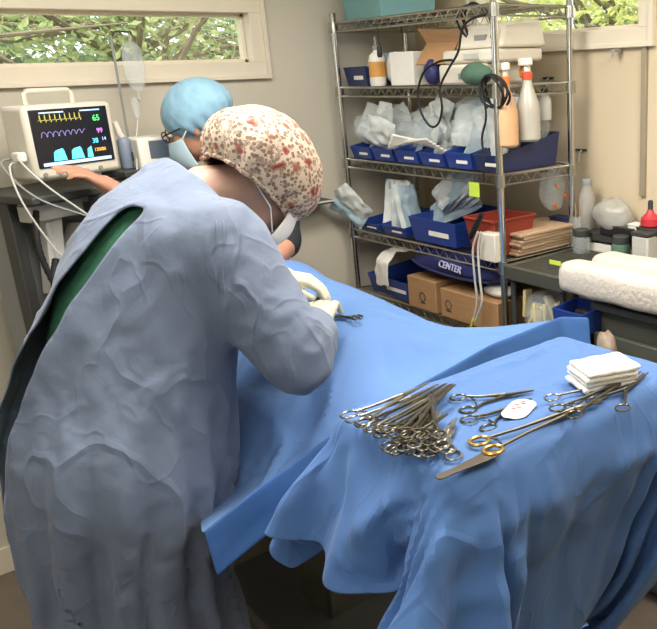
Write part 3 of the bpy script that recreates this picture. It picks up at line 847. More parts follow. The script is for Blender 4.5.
td = cloth_rows(DRAPE_T, 0, ny).build('surgical_drape', M['drape2'], at=(.97, 1.89, TZ), solid=.0015, sub=1)
tag(td, 'large light blue drape over the patient on the operating table', 'drape')
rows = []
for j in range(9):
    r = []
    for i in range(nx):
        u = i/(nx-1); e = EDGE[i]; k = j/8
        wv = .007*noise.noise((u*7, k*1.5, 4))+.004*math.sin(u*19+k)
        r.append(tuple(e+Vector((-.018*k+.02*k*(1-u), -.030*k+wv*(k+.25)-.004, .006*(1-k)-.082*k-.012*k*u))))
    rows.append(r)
mb = MB(); mb.grid(rows); mb.build('drape_border', M['band'], td, solid=.005, sub=1)['label'] = 'darker blue border at the foot of the drape'

MX0, MX1, MY0, MY1, MZ = .64, 1.23, .86, 1.20, 1.098
t = thing('instrument_stand', 'instrument stand hidden beneath the blue drape with the surgical tools', 'instrument stand', (.93, 1.03, 0))
MB().box((.93, 1.03, MZ-.012), (MX1-MX0-.01, MY1-MY0-.01, .02)).build('tray', M['steel'], t, bevel=.008)
MB().tube([(.74, 1.03, .05), (.74, 1.03, MZ-.02)], .014, 12).tube([(.74, 1.03, MZ-.03), (1.1, 1.03, MZ-.03)], .01).build('post', M['chrome'], t)
MB().box((.93, 1.03, .04), (.55, .05, .04)).box((.70, 1.03, .04), (.05, .45, .04)).build('stand_base', M['dark'], t, bevel=.006)
mcol = rbox(MX0, MX1, MY0, MY1, MZ-.12, MZ+.004, .022)
nx2, ny2 = 92, 84
P, Fc = sheet(.36, 1.66, .24, 1.32, nx2, ny2, math.radians(-12), MZ+.012, .003)
pins = [k for k, p in enumerate(P) if MX0+.12 < p[0] < MX1-.1 and MY0+.08 < p[1] < MY1-.06]
co = drop_cloth(P, Fc, [mcol], 44, pins=pins, stiff=25, bend=2.2)
# stiff paper cloth stands away from the stand instead of hanging plumb
for v in co:
    h = max(0, MZ-.012-v[2])
    kl = min(1, max(0, (MX0+.06-v[0])/.10)); v[0] -= .45*h*kl
    kf = min(1, max(0, (MY0+.02-v[1])/.06)); v[1] -= .12*h*kf
    q = min(1, h/.08)
    X_, Y_, Z_ = v
    cr = lambda a, b, c: 1-2.6*abs(noise.noise(Vector((a, b, c))))
    big = .75*cr(X_*3.2-Z_*3.4, 3.0, Z_*2.2+X_*1.5)+.45*cr(X_*5+Z_*6, 7.0, Z_*4-X_*2)+.22*cr(X_*11-Z_*7, 1.0, Z_*11)
    v[1] -= q*kf*.038*big
    v[0] -= q*kl*(.018*noise.noise(Vector((Y_*8+Z_*5, 5.0, Z_*7)))+.012*cr(Y_*6-Z_*7, 2.0, Z_*6))
    tp = max(0, 1-h/.02)
    v[2] += tp*.0022*(1-2.6*abs(noise.noise(Vector((v[0]*5+1+v[1]*3, v[1]*6, 1.5)))))
DRAPE_M = co.reshape(ny2, nx2, 3)
md = cloth_rows(DRAPE_M, 0, ny2).build('instrument_drape', M['drape'], at=(.93, 1.03, MZ), solid=.0015, sub=1)
tag(md, 'blue drape over the instrument stand, under the surgical tools', 'drape')

# ------------------------------------------------------------------ people


def head_shapes(mb, c, f, u, s=1.0, chin=0):
    """skull, jaw, face and ears around c, looking along f with crown along u"""
    f = Vector(f).normalized(); u = Vector(u); u = (u-f*u.dot(f)).normalized(); l = u.cross(f)
    Mx = Matrix(((f.x, l.x, u.x, c[0]), (f.y, l.y, u.y, c[1]), (f.z, l.z, u.z, c[2]), (0, 0, 0, 1))) @ Matrix.Scale(s, 4)
    mb.ell((-.005, 0, .035), (.097, .076, .088), 24, Mx)
    mb.ell((.03, 0, -.03), (.064, .060, .085), 20, Mx)
    mb.ell((.045, 0, -.085), (.040, .036, .030), 16, Mx)
    mb.ell((.092, 0, -.022), (.018, .013, .020), 12, Mx); mb.ell((.086, 0, .0), (.012, .010, .026), 12, Mx)
    mb.ell((.083, 0, -.062), (.014, .024, .007), 12, Mx); mb.ell((.082, 0, -.073), (.013, .020, .007), 12, Mx)
    for q in (-1, 1):
        mb.ell((.074, q*.031, .016), (.016, .021, .007), 12, Mx); mb.ell((.062, q*.04, -.03), (.025, .02, .024), 12, Mx)
        mb.ell((-.005, q*.076, -.005), (.017, .009, .031), 12, Mx); mb.ell((-.012, q*.084, .008), (.013, .006, .017), 12, Mx)
    return Mx


def hand_shapes(mb, w_, d, up, curls=(.5, .55, .6, .7), thumb=.35, side=1, s=1.0, grow=0):
    """palm, four fingers and a thumb; w_ wrist, d towards the fingertips, up = back of the hand, side=+1 thumb on the left of d"""
    d = Vector(d).normalized(); up = Vector(up); up = (up-d*up.dot(d)).normalized(); l = up.cross(d)*side; w_ = Vector(w_)
    def W(x, y, z): return w_+(d*x+l*y+up*z)*s
    mb.caps(W(-.03, 0, 0), .026*s+grow, W(.02, 0, 0), .028*s+grow)
    for k, (y, ln, r) in enumerate(((.030, .072, .0088), (.010, .080, .0092), (-.010, .074, .0088), (-.029, .058, .0078))):
        r = r*s+grow; b = W(.088-.004*abs(k-1), y, .002)
        mb.caps(W(.015, y*.55, 0), .017*s+grow, b, r*1.18, 10)
        a = 0.0; p = b
        for seg, fr in enumerate((.45, .32, .23)):
            a += curls[k]*(.8, 1.1, .8)[seg]
            q = p+(d*math.cos(a)-up*math.sin(a)+l*(.12*(1.5-k)/1.5*.4))*ln*fr*s
            mb.caps(p, r*(1-.08*seg), q, r*(.92-.08*seg), 10); p = q
    p = W(.012, .026, -.006); q = W(.048, .052+.01*(1-thumb), -.016); mb.caps(p, .017*s+grow, q, .0118*s+grow, 10)
    e = W(.078, .054-.02*thumb, -.026); mb.caps(q, .0112*s+grow, e, .0100*s+grow, 10)
    g = W(.100, .050-.034*thumb, -.034); mb.caps(e, .0100*s+grow, g, .0082*s+grow, 10)


def limb(mb, pts, rs):
    for a, b, ra, rb in zip(pts, pts[1:], rs, rs[1:]): mb.caps(a, ra, b, rb, 16)


def crumple(me, amp, seeds=0, freq=(9, 9, 5), ridge=True):
    """push cloth along its normals into soft creases"""
    for v in me.vertices:
        c = v.co; a = noise.noise(Vector((c.x*freq[0]+seeds, c.y*freq[1], c.z*freq[2])))
        b = noise.noise(Vector((c.x*freq[0]*2.3, c.y*freq[1]*2.3+seeds, c.z*freq[2]*2.6)))
        q = (1-2*abs(b)) if ridge else b
        v.co += v.normal*amp*(.6*a+.5*q)


# ---- surgeon: leaning over the table, seen from behind her right side
SC = (.40, 1.69)
sur = thing('person', 'person in a blue-grey surgical gown and floral cap bending over the operating table', 'person', (.40, 1.69, 0))
NK = Vector((.685, 1.775, 1.46)); HD = Vector((.815, 1.765, 1.462))
SHR, ELR, WRR = Vector((.625, 1.585, 1.375)), Vector((.695, 1.445, 1.14)), Vector((.835, 1.61, 1.148))
SHL, ELL, WRL = Vector((.605, 1.965, 1.375)), Vector((.74, 2.13, 1.15)), Vector((.91, 1.95, 1.185))
mb = MB()
mb.ell((.40, 1.69, .93), (.145, .175, .14), 20)
for a, b, ra, rb in (((.41, 1.69, .98), (.48, 1.73, 1.15), .125, .125), ((.48, 1.73, 1.15), (.56, 1.765, 1.31), .125, .13)):
    for s in (-.045, .045): mb.caps((a[0], a[1]+s, a[2]), ra, (b[0], b[1]+s, b[2]), rb, 16)
mb.caps(SHR+Vector((-.02, .05, .0)), .06, SHL+Vector((-.02, -.05, .0)), .06, 16)
mb.caps((.60, 1.77, 1.38), .08, NK, .056); mb.caps(NK, .056, HD+Vector((-.03, 0, -.01)), .058)
HMs = head_shapes(mb, HD, (.66, .16, -.72), (.70, .08, .70))
limb(mb, [SHR, SHR.lerp(ELR, .5), ELR, ELR.lerp(WRR, .4), WRR], [.062, .052, .042, .042, .027])
limb(mb, [SHL, SHL.lerp(ELL, .5), ELL, ELL.lerp(WRL, .4), WRL], [.062, .052, .042, .042, .027])
hand_shapes(mb, WRR, (.62, .76, .16), (-.2, -.1, .97), (.35, .4, .45, .5), .3, 1)
hand_shapes(mb, WRL, (.75, -.55, -.2), (0, 0, 1), (.5, .5, .55, .6), .4, -1)
for y in (1.635, 1.795):
    limb(mb, [(.38, y, .90), (.385, y-.005, .50), (.36, y-.01, .10)], [.088, .058, .042])
    mb.caps((.34, y-.01, .045), .038, (.51, y-.015, .034), .030)
body = obj('body', shift(fuse(mb, .007, 3), (.40, 1.69, 0)), M['skin_b'], sur); WL[body.name] = WL[sur.name]
# eyes behind the lids
for q in (-1, 1):
    e = MB(); e.ell((.078, q*.031, .014), (.013, .012, .012), 12, HMs); e.build('eye', M['white'], sur)

# scrubs under the gown
mb = MB()
limb(mb, [(.41, 1.69, .92), (.44, 1.71, 1.06), (.50, 1.74, 1.20), (.565, 1.765, 1.32), (.60, 1.77, 1.39)], [.182, .176, .176, .166, .10])
mb.caps((.57, 1.63, 1.36), .080, (.56, 1.90, 1.355), .074, 16)
mb.ell((.385, 1.69, .92), (.170, .19, .17), 20)
limb(mb, [SHR, SHR.lerp(ELR, .55)], [.075, .068]); limb(mb, [SHL, SHL.lerp(ELL, .55)], [.075, .068])
me = fuse(mb, .012, 5); crumple(me, .008, 3)
obj('scrub_top', shift(me, (.40, 1.69, 0)), M['scrub'], sur)
mb = MB()
for y in (1.635, 1.795):
    limb(mb, [(.385, 1.71+(y-1.71)*.9, .90), (.385, y, .50), (.36, y, .12)], [.10, .054, .052])
me = fuse(mb, .012, 3); crumple(me, .006, 8)
obj('trousers', shift(me, (.40, 1.69, 0)), M['trouser'], sur)
for y in (1.625, 1.785):
    mb = MB(); mb.caps((.335, y, .05), .048, (.52, y-.005, .038), .04); mb.box((.425, y, .012), (.29, .095, .024))
    obj('shoe', shift(fuse(mb, .008, 3), (.40, 1.69, 0)), M['black'], sur)

# gown: loose shell, settled on the body, open down the back
RINGS = [(.26, .345, 1.71, .205, .21, 0), (.45, .345, 1.71, .205, .21, 0), (.62, .35, 1.71, .205, .21, 0), (.78, .37, 1.70, .212, .218, 0),
         (.92, .395, 1.683, .228, .232, 3), (1.02, .41, 1.695, .22, .235, 10), (1.12, .445, 1.715, .205, .232, 18), (1.22, .495, 1.74, .190, .228, 28),
         (1.31, .55, 1.76, .172, .222, 38), (1.385, .605, 1.772, .145, .205, 48), (1.44, .645, 1.776, .11, .16, 54), (1.475, .672, 1.776, .078, .088, 58)]


def ring_pt(r, a):
    z, x, y, rx, ry, tl = r; t_ = math.radians(tl)
    ex = 2.3; ca, sa = math.cos(a), math.sin(a)
    k = (abs(ca)**ex+abs(sa)**ex)**(-1/ex)
    lx, ly = rx*ca*k, ry*sa*k
    return (x+lx*math.cos(t_), y+ly, z-lx*math.sin(t_))


mb = MB(); n = 40
rows = [[ring_pt(r, 2*math.pi*i/n) for i in range(n)] for r in RINGS]
mb.grid(rows, True); mb.f += [tuple(range(n)), tuple((len(rows)-1)*n+i for i in range(n))[::-1]]; mb.mi += [0, 0]
CUR, CUL = WRR.lerp(ELR, .24), WRL.lerp(ELL, .16)
limb(mb, [SHR+Vector((-.03, .06, 0)), SHR, SHR.lerp(ELR, .5), ELR, ELR.lerp(CUR, .55), CUR], [.088, .094, .088, .078, .066, .048])
limb(mb, [SHL+Vector((-.03, -.06, 0)), SHL, SHL.lerp(ELL, .5), ELL, ELL.lerp(CUL, .55), CUL], [.088, .094, .088, .078, .066, .048])
gm = fuse(mb, .0145, 8)


def ring_at(z):
    for a, b in zip(RINGS, RINGS[1:]):
        if z <= b[0]:
            k = max(0, (z-a[0])/(b[0]-a[0])); return [p+(q-p)*k for p, q in zip(a, b)]
    return list(RINGS[-1])


def gap(z):
    """middle and half width of the back opening at a height"""
    k = min(1, max(0, (1.43-z)/.48)); k = k*k*(3-2*k)
    return 1.655+.068*k+.03*min(1, max(0, (.95-z)/.3)), .018+.04*min(1, max(0, (1.46-z)/.4))


bm = bmesh.new(); bm.from_mesh(gm); bm.faces.ensure_lookup_table()
kill = []
NKN = Vector((math.sin(math.radians(58)), 0, math.cos(math.radians(58))))
for f in bm.faces:
    c = f.calc_center_median(); nn = f.normal
    if c.z < .262 and nn.z < -.6: kill.append(f); continue
    if (c-Vector((.672, 1.776, 1.475))).dot(NKN) > -.012 and (c-Vector((.672, 1.776, 1.475))).length < .12: kill.append(f); continue
    if (c-CUR).dot((WRR-ELR).normalized()) > .028 and (c-CUR).length < .09: kill.append(f); continue
    if (c-CUL).dot((WRL-ELL).normalized()) > .028 and (c-CUL).length < .09: kill.append(f); continue
    r = ring_at(c.z+.03)
    if c.z < 1.46 and c.x < r[1]-.02 and nn.x < .1:
        cy, hw = gap(c.z)
        if abs(c.y-cy) < hw: kill.append(f)
bmesh.ops.delete(bm, geom=kill, context='FACES')
loose = [v for v in bm.verts if not v.link_faces]; bmesh.ops.delete(bm, geom=loose, context='VERTS')
for v in bm.verts:
    if v.is_boundary:
        if v.co.z < .30: v.co.z = .268
        elif v.co.x < ring_at(v.co.z+.03)[1]-.02 and v.co.z < 1.455:
            cy, hw = gap(v.co.z); v.co.y = cy+(hw if v.co.y > cy else -hw)
bm.verts.ensure_lookup_table(); bm.verts.index_update()
V = [v.co.copy() for v in bm.verts]; Fc = [tuple(v.index for v in f.verts) for f in bm.faces]
pins = [v.index for v in bm.verts if (v.is_boundary and ((v.co-NK).length < .13 or (v.co-CUR).length < .1 or (v.co-CUL).length < .1 or (v.co.z > .80 and v.co.x < ring_at(v.co.z+.03)[1]-.02)))]
bm.free()
bcol = bpy.data.meshes.new('bc'); mb = MB()
limb(mb, [(.41, 1.69, .92), (.44, 1.71, 1.06), (.50, 1.74, 1.20), (.565, 1.765, 1.32), (.60, 1.77, 1.39)], [.19, .175, .168, .165, .11])
mb.caps((.575, 1.63, 1.36), .095, (.565, 1.91, 1.36), .095, 16); mb.ell((.385, 1.69, .92), (.185, .205, .19), 20)
for a in ((SHR, ELR, CUR), (SHL, ELL, CUL)): limb(mb, list(a), [.082, .062, .040])
for y in (1.635, 1.795): limb(mb, [(.385, y, .90), (.385, y, .50), (.36, y, .12)], [.13, .10, .09])
bcol = fuse(mb, .02, 3)
co = drop_cloth(V, Fc, [bcol], 26, pins=pins, shrink=0, stiff=22, bend=1.5, mass=.3, quality=6, selfc=True, gap=.008)
g0 = bpy.data.meshes.new('gown'); g0.from_pydata([tuple(p) for p in co], [], Fc); g0.update()
go = bpy.data.objects.new('g', g0); COL.objects.link(go)
ms = go.modifiers.new('s', 'SMOOTH'); ms.iterations = 6; ms.factor = .5
ss = go.modifiers.new('u', 'SUBSURF'); ss.levels = 1
me = bpy.data.meshes.new_from_object(go.evaluated_get(bpy.context.evaluated_depsgraph_get())); me.materials.clear()
bpy.data.objects.remove(go)


def crease(x, y, z, sd):
    """soft broad wave plus a sharper ridge"""
    a = noise.noise(Vector((x, y, z+sd))); b = noise.noise(Vector((x*1.7+sd, y*1.7, z*1.7)))
    return .55*a+.45*(1-2.6*abs(b))


dsp = []
for v in me.vertices:
    c = v.co; r = ring_at(c.z); a = math.atan2(c.y-r[2], c.x-r[1]); low = min(1, max(0, (1.22-c.z)/.45))
    d = .027*low*crease(math.cos(a)*2.6, math.sin(a)*2.6, c.z*.55, 5)+.006*low*crease(math.cos(a)*6, math.sin(a)*6, c.z*.7, 4)
    lo2 = min(1, max(0, (1.12-c.z)/.35))
    for a0, wd, am in ((-1.62, .09, .030), (-1.15, .10, .022), (-2.15, .11, .026), (-2.6, .09, .018), (-.75, .10, .016)):
        q = (a-a0-.22*noise.noise(Vector((a0*3, 0, c.z*1.6))))/wd
        d += lo2*am*(-math.exp(-q*q)+.55*math.exp(-((q-2.2)/1.6)**2))
    arm = min((c-(SHR.lerp(ELR, t_))).length for t_ in (0, .25, .5, .75, 1)); arm = min(arm, (c-ELR.lerp(WRR, .5)).length)
    k = min(1, max(0, 1.5-arm/.10))
    d += .010*k*crease(c.x*8+c.z*7, c.y*7, c.z*8-c.x*6, 2)
    d += .008*(1-low)*(1-k)*crease(c.x*5-c.z*3, c.y*7, c.z*4, 9)
    q = noise.noise(Vector((c.x*9+c.z*3, c.y*9, c.z*7-c.x*4))); d += .006*(1-.75*low)*max(0, 1-9*abs(q))*max(0, noise.noise(c*4)+.35)
    dsp.append(d)
for v, d in zip(me.vertices, dsp): v.co += v.normal*d
bm = bmesh.new(); bm.from_mesh(me)
for _ in range(2): bmesh.ops.smooth_vert(bm, verts=[v for v in bm.verts if not v.is_boundary], factor=.5, use_axis_x=True, use_axis_y=True, use_axis_z=True)
for _ in range(14):      # straighten the cut edges
    new = {}
    for v in bm.verts:
        if v.is_boundary:
            nb = [e.other_vert(v) for e in v.link_edges if e.is_boundary]
            if len(nb) == 2: new[v] = v.co*.4+(nb[0].co+nb[1].co)*.3
    for v, c in new.items(): v.co = c
bm.to_mesh(me); bm.free()
me.update()
gown = obj('surgical_gown', shift(me, (.40, 1.69, 0)), M['gown'], sur, solid=.003)
gown['label'] = 'blue-grey cloth gown open down the back'

# bouffant cap with a printed pattern
capm = mat('floral_cap', 'd9cbb8', .8, var=.05, bump=.25, bscale=30)
nt = capm.node_tree; N = nt.nodes; p_ = N['Principled BSDF']
tc = N.new('ShaderNodeTexCoord')


def ramp(src, stops, interp='CONSTANT'):
    r = N.new('ShaderNodeValToRGB'); r.color_ramp.interpolation = interp
    el = r.color_ramp.elements
    while len(el) > len(stops): el.remove(el[-1])
    while len(el) < len(stops): el.new(1)
    for e, (ps, c) in zip(el, stops): e.position = ps; e.color = (c, c, c, 1)
    nt.links.new(src, r.inputs['Fac']); return r.outputs['Color']


def mixc(fac, a, b):
    m = N.new('ShaderNodeMix'); m.data_type = 'RGBA'; nt.links.new(fac, m.inputs[0])
    for s_, q in ((6, a), (7, b)):
        if isinstance(q, str): m.inputs[s_].default_value = (*lin(q), 1)
        else: nt.links.new(q, m.inputs[s_])
    return m.outputs[2]


vo = N.new('ShaderNodeTexVoronoi'); vo.inputs['Scale'].default_value = 20; vo.inputs['Randomness'].default_value = .8; wp = N.new('ShaderNodeTexNoise'); wp.inputs['Scale'].default_value = 22; wpm = N.new('ShaderNodeVectorMath'); wpm.operation = 'MULTIPLY_ADD'; wpm.inputs[1].default_value = (.06, .06, .06); nt.links.new(tc.outputs['Object'], wp.inputs['Vector']); nt.links.new(wp.outputs['Color'], wpm.inputs[0]); nt.links.new(tc.outputs['Object'], wpm.inputs[2]); nt.links.new(wpm.outputs[0], vo.inputs['Vector'])
v2 = N.new('ShaderNodeTexVoronoi'); v2.inputs['Scale'].default_value = 95; nt.links.new(tc.outputs['Object'], v2.inputs['Vector'])
nz = N.new('ShaderNodeTexNoise'); nz.inputs['Scale'].default_value = 60; nz.inputs['Detail'].default_value = 3; nt.links.new(tc.outputs['Object'], nz.inputs['Vector'])
base = mixc(ramp(v2.outputs['Distance'], [(0, 1), (.44, 0)]), 'c9b5a0', '7c6757')
base = mixc(ramp(nz.outputs['Fac'], [(0, 0), (.56, 1), (.64, 0)]), base, '9a8474')
base = mixc(ramp(vo.outputs['Distance'], [(0, 1), (.17, .95), (.33, 0)], 'LINEAR'), base, '8c4a3a')
base = mixc(ramp(vo.outputs['Distance'], [(0, 1), (.12, 0)]), base, '7a2f2a')
nt.links.new(base, p_.inputs['Base Color'])


def bouffant(c, f, u, rx, ry, rz, m, parent, off, seed, gather=.012, low=-.35):
    """puffed cap: an ellipsoid cut at its elastic hem, with gathers"""
    f = Vector(f).normalized(); u = Vector(u); u = (u-f*u.dot(f)).normalized(); l = u.cross(f); rows = []
    nj, ni = 26, 72
    for j in range(nj):
        k = j/(nj-1); th = k*math.pi*.66
        row = []
        for i in range(ni):
            a = 2*math.pi*i/ni; rr = math.sin(th)
            hem = max(0, (k-.72)/.28)
            g = 1+gather*4*hem*math.sin(a*17+seed)+.035*noise.noise(Vector((math.cos(a)*2.2, math.sin(a)*2.2, k*3+seed)))+.02*noise.noise(Vector((math.cos(a)*6, math.sin(a)*6, k*7+seed)))
            pinch = 1-.16*hem*hem
            row.append(tuple(Vector(c)+f*(rx*rr*math.cos(a)*g*pinch)+l*(ry*rr*math.sin(a)*g*pinch)+u*(rz*math.cos(th)*g)))
        rows.append(row)
    mb = MB(); mb.grid(rows, True)
    o = mb.build('bouffant_cap', m, parent, solid=.002, sub=1)
    e = MB(); e.tube([rows[-1][i] for i in range(ni)], .005, 6, closed=True); e.build('elastic_hem', m, o)
    return o


HF = Vector((.66, .16, -.72)); HU = Vector((.70, .08, .70))
bouffant(HD+HU*.026-HF*.018, HF*1-HU*.02, HU+HF*.02, .160, .122, .130, capm, sur, None, 2)
# double seam running from the collar down the armhole
from mathutils.bvhtree import BVHTree
bv = BVHTree.FromPolygons([v.co+Vector((.40, 1.69, 0)) for v in me.vertices], [tuple(p.vertices) for p in me.polygons])
for off in (0, 7):
    pts = []
    for (x, y) in ((196, 172), (206, 182), (213, 200), (216, 222), (217, 245), (216, 270), (219, 295), (226, 318)):
        r = ((x+off-PX)/F*CR-(y-PY)/F*CU+FW).normalized(); h_ = bv.ray_cast(EYEP, r)
        if h_[0] is not None: pts.append(h_[0]+h_[1]*(.0012 if h_[1].dot(r) < 0 else -.0012))
    if len(pts) > 3: MB().tube(smooth_path(pts, 5), .0019, 6).build('gown_seam', M['gown'], gown)
# face mask, white
mb = MB(); rows = []
for j in range(9):
    k = j/8; row = []
    for i in range(17):
        a = -1.35+2.7*i/16
        row.append(tuple(HMs @ Vector((.032+.085*math.cos(a)*(.92+.25*math.sin(k*math.pi)), .078*math.sin(a), -.005-.10*k))))
    rows.append(row)
mb.grid(rows); mk = mb.build('face_mask', M['maskw'], sur, solid=.003, sub=1)
for q in (-1, 1):
    s = MB()
    for z0, z1 in ((-.01, .045), (-.095, -.02)):
        s.tube([HMs @ Vector((.05, q*.074, z0)), HMs @ Vector((0, q*.086, (z0+z1)/2)), HMs @ Vector((-.075, q*.05, z1))], .0016)
    s.build('mask_strap', M['maskw'], mk)
# latex gloves over both hands
mb = MB(); hand_shapes(mb, WRR, (.62, .76, .16), (-.2, -.1, .97), (.35, .4, .45, .5), .3, 1, 1.02, .0022)
mb.caps(WRR.lerp(ELR, .36), .046, WRR, .036)
obj('glove', shift(fuse(mb, .0042, 3), (.40, 1.69, 0)), M['glove'], sur)
mb = MB(); hand_shapes(mb, WRL, (.75, -.55, -.2), (0, 0, 1), (.5, .5, .55, .6), .4, -1, 1.02, .0022)
mb.caps(WRL.lerp(ELL, .30), .043, WRL, .034)
obj('glove', shift(fuse(mb, .0042, 3), (.40, 1.69, 0)), M['glove'], sur)

# ------------------------------------------------------------------ anaesthesia machine, monitor, drip stand
MC = spot(74, 140, d=2.48)
AX = Vector((.93, .37, 0)).normalized(); NB = Vector((-AX.y, AX.x, 0))      # NB points away from the room
MB0 = Vector((MC.x, MC.y, 0))
ML = Matrix(((AX.x, NB.x, 0, MC.x), (AX.y, NB.y, 0, MC.y), (0, 0, 1, 0), (0, 0, 0, 1)))


def lb(c, s, rx=0, ry=0, mb=None):
    mb = mb or MB(); old = mb.M
    mb.M = ML @ Matrix.Translation(c) @ Matrix.Rotation(rx, 4, 'X') @ Matrix.Rotation(ry, 4, 'Y'); mb.box((0, 0, 0), s); mb.M = old; return mb


def lt(pts, r, n=8, mb=None, closed=False):
    mb = mb or MB(); return mb.tube([ML @ Vector(p) for p in pts], r, n, closed)


zc = MC.z; zs = zc-.145
t = thing('anaesthesia_machine', 'anaesthesia machine trolley with dark shelf beneath the patient monitor', 'anaesthesia machine', MB0)
lb((0, .10, zs-.012), (.44, .34, .024)).build('shelf', M['dark'], t, bevel=.005)
lb((0, .19, .70), (.36, .14, zs*2-.03-1.40+.0+.0) if False else (.36, .14, (zs-.03)-.16)).build('back_panel', M['grey'], t, bevel=.006)
for x in (-.19, .19): lb((x, .10, (zs-.02+.14)/2), (.035, .05, zs-.02-.14)).build('upright', M['dark'], t, bevel=.004)
lb((0, .08, .13), (.46, .42, .06)).build('machine_base', M['dark'], t, bevel=.01)
for x in (-.19, .19):
    for y in (-.09, .25):
        p = ML @ Vector((x, y, 0)); mb = MB(); mb.tube([p+AX*-.012+ZUP*.045, p+AX*.012+ZUP*.045], .045, 16); mb.tube([p+ZUP*.045, p+ZUP*.10], .012)
        mb.build('castor', M['rubber'], t)
lb((-.10, .03, zs-.06), (.18, .06, .05)).build('gauge_rail', M['lgrey'], t, bevel=.004)
f = lb((-.115, .05, zs-.20), (.055, .05, .25), 0, .12).build('flow_meter', M['lgrey'], t, bevel=.004)
lt([(-.135, .018, zs-.10), (-.105, .018, zs-.30)], .007, 10).build('flow_tube', M['clear'], f)
lb((-.015, .03, zs-.19), (.09, .10, .13), 0, .5).build('ventilator_box', M['lgrey'], t, bevel=.006)
mb = MB(); mb.M = ML; mb.lathe((-.06, -.02, zs-.32), [(.02, 0), (.022, .01), (.022, .05), (.012, .06)], 16); mb.build('valve_cap', M['white'], t)
mb = MB(); mb.M = ML; mb.lathe((.035, -.045, zs-.115), [(.045, 0), (.048, .02), (.048, .085), (.03, .10)], 20); mb.build('absorber', M['dark'], t)
lb((.05, -.10, zs-.055), (.055, .035, .06)).build('absorber_valve', M['grey'], t, bevel=.004)
lt([(.0, -.03, zs-.10), (.02, -.04, zs-.17), (.03, -.02, zs-.25), (.0, .03, zs-.30)], .014, 10).build('metal_elbow', M['steel'], t)


def corrug(pts, r):
    P = smooth_path([ML @ Vector(p) for p in pts], 14); rs = [r*(1 if k % 2 else .84) for k in range(len(P))]
    return MB().tube(P, rs, 10)


corrug([(-.16, -.03, zs-.20), (-.20, -.06, zs-.28), (-.17, -.08, zs-.36), (-.10, -.06, zs-.38), (-.06, -.03, zs-.30)], .012).build('breathing_hose', M['rubber'], t)
corrug([(-.17, 0, zs-.05), (-.205, -.03, zs-.16), (-.185, -.05, zs-.30), (-.14, -.06, zs-.42), (-.08, -.05, zs-.46)], .010).build('breathing_hose', M['rubber'], t)
# monitor
t = thing('patient_monitor', 'beige patient monitor showing yellow, purple and cyan waveforms', 'monitor', ML @ Vector((0, .0, zs)))
lb((0, .05, zc), (.302, .11, .222)).build('monitor_case', M['beige'], t, bevel=.014)
b_ = lb((-.004, -.0065, zc+.012), (.262, .006, .172)).build('screen', mat('screen_glass', '16181f', .25, var=.05, vscale=4, emit=.35), t, bevel=.002)
lt([(-.10, .05, zc+.108), (-.10, .05, zc+.142), (-.09, .05, zc+.152), (.045, .05, zc+.152), (.055, .05, zc+.142), (.055, .05, zc+.108)], .008).build('carry_handle', M['beige'], t)
for x, c in ((-.12, 'grey'), (-.07, 'grey'), (-.03, 'lgrey'), (.02, 'lgrey'), (.07, 'grey')):
    lt([(x, -.004, zc-.094), (x, -.009, zc-.094)], .007, 12).build('front_knob', M[c], t)
Es = dict(y=mat('trace_yellow', 'c8c060', .5, var=0, emit=1.3), p=mat('trace_purple', '8d7fc0', .5, var=0, emit=1.2), c=mat('trace_cyan', '58c8e8', .5, var=0, emit=1.4),
          g=mat('digit_green', '58e070', .5, var=0, emit=1.5), v=mat('digit_violet', 'c07ad0', .5, var=0, emit=1.3), w=mat('bar_blue', 'a9c4e8', .5, var=0, emit=1.0), o=mat('digit_amber', 'e0a848', .5, var=0, emit=1.2))
yy = -.0102
mb = MB(); pts = []
for k in range(9):
    x = -.112+.0165*k
    pts += [(x, yy, zc+.066), (x+.005, yy, zc+.066), (x+.007, yy, zc+.084), (x+.009, yy, zc+.060), (x+.011, yy, zc+.066)]
lt(pts, .0006, 5, mb).build('ecg_trace', Es['y'], b_)
lt([(-.112+.0012*k, yy, zc+.022+.010*abs(math.sin(k*.19))-(.006 if k % 16 < 3 else 0)) for k in range(125)], .0007, 5).build('pressure_trace', Es['p'], b_)
mb = MB()
for x0 in (-.085, -.025, .030):
    n = 0; P = [(x0, zc-.056), (x0+.004, zc-.030), (x0+.012, zc-.024), (x0+.034, zc-.020), (x0+.038, zc-.028), (x0+.044, zc-.056)]
    if x0 > 0: P = [(x0, zc-.056), (x0+.004, zc-.030), (x0+.018, zc-.022), (x0+.020, zc-.056)]
    m2 = MB(); m2.M = ML; m2.add([(x, yy+.0005, z) for x, z in P]+[(x, yy-.0005, z) for x, z in P], [tuple(range(len(P))), tuple(range(2*len(P)-1, len(P)-1, -1))]+[(i, (i+1) % len(P), len(P)+(i+1) % len(P), len(P)+i) for i in range(len(P))])
    m2.build('capnogram', Es['c'], b_, smooth=False)
lb((-.004, yy, zc-.064), (.235, .001, .010)).build('status_bar', Es['w'], b_, smooth=False)
lb((-.065, yy, zc+.088), (.08, .001, .004)).build('header_bar', Es['w'], b_, smooth=False)
lb((.065, yy, zc+.088), (.07, .001, .004)).build('header_bar', Es['w'], b_, smooth=False)
for s_, x, z, sz, m_ in (('65', .083, .062, .026, 'g'), ('99', .088, .022, .022, 'v'), ('38', .066, -.008, .022, 'c'), ('14', .098, -.004, .016, 'w'), ('120/80', .078, -.036, .015, 'o')):
    text_mb(s_, sz, ML @ Matrix.Translation((x, yy, zc+z)) @ Matrix.Rotation(math.pi/2, 4, 'X')).build('reading', Es[m_], b_, smooth=False)
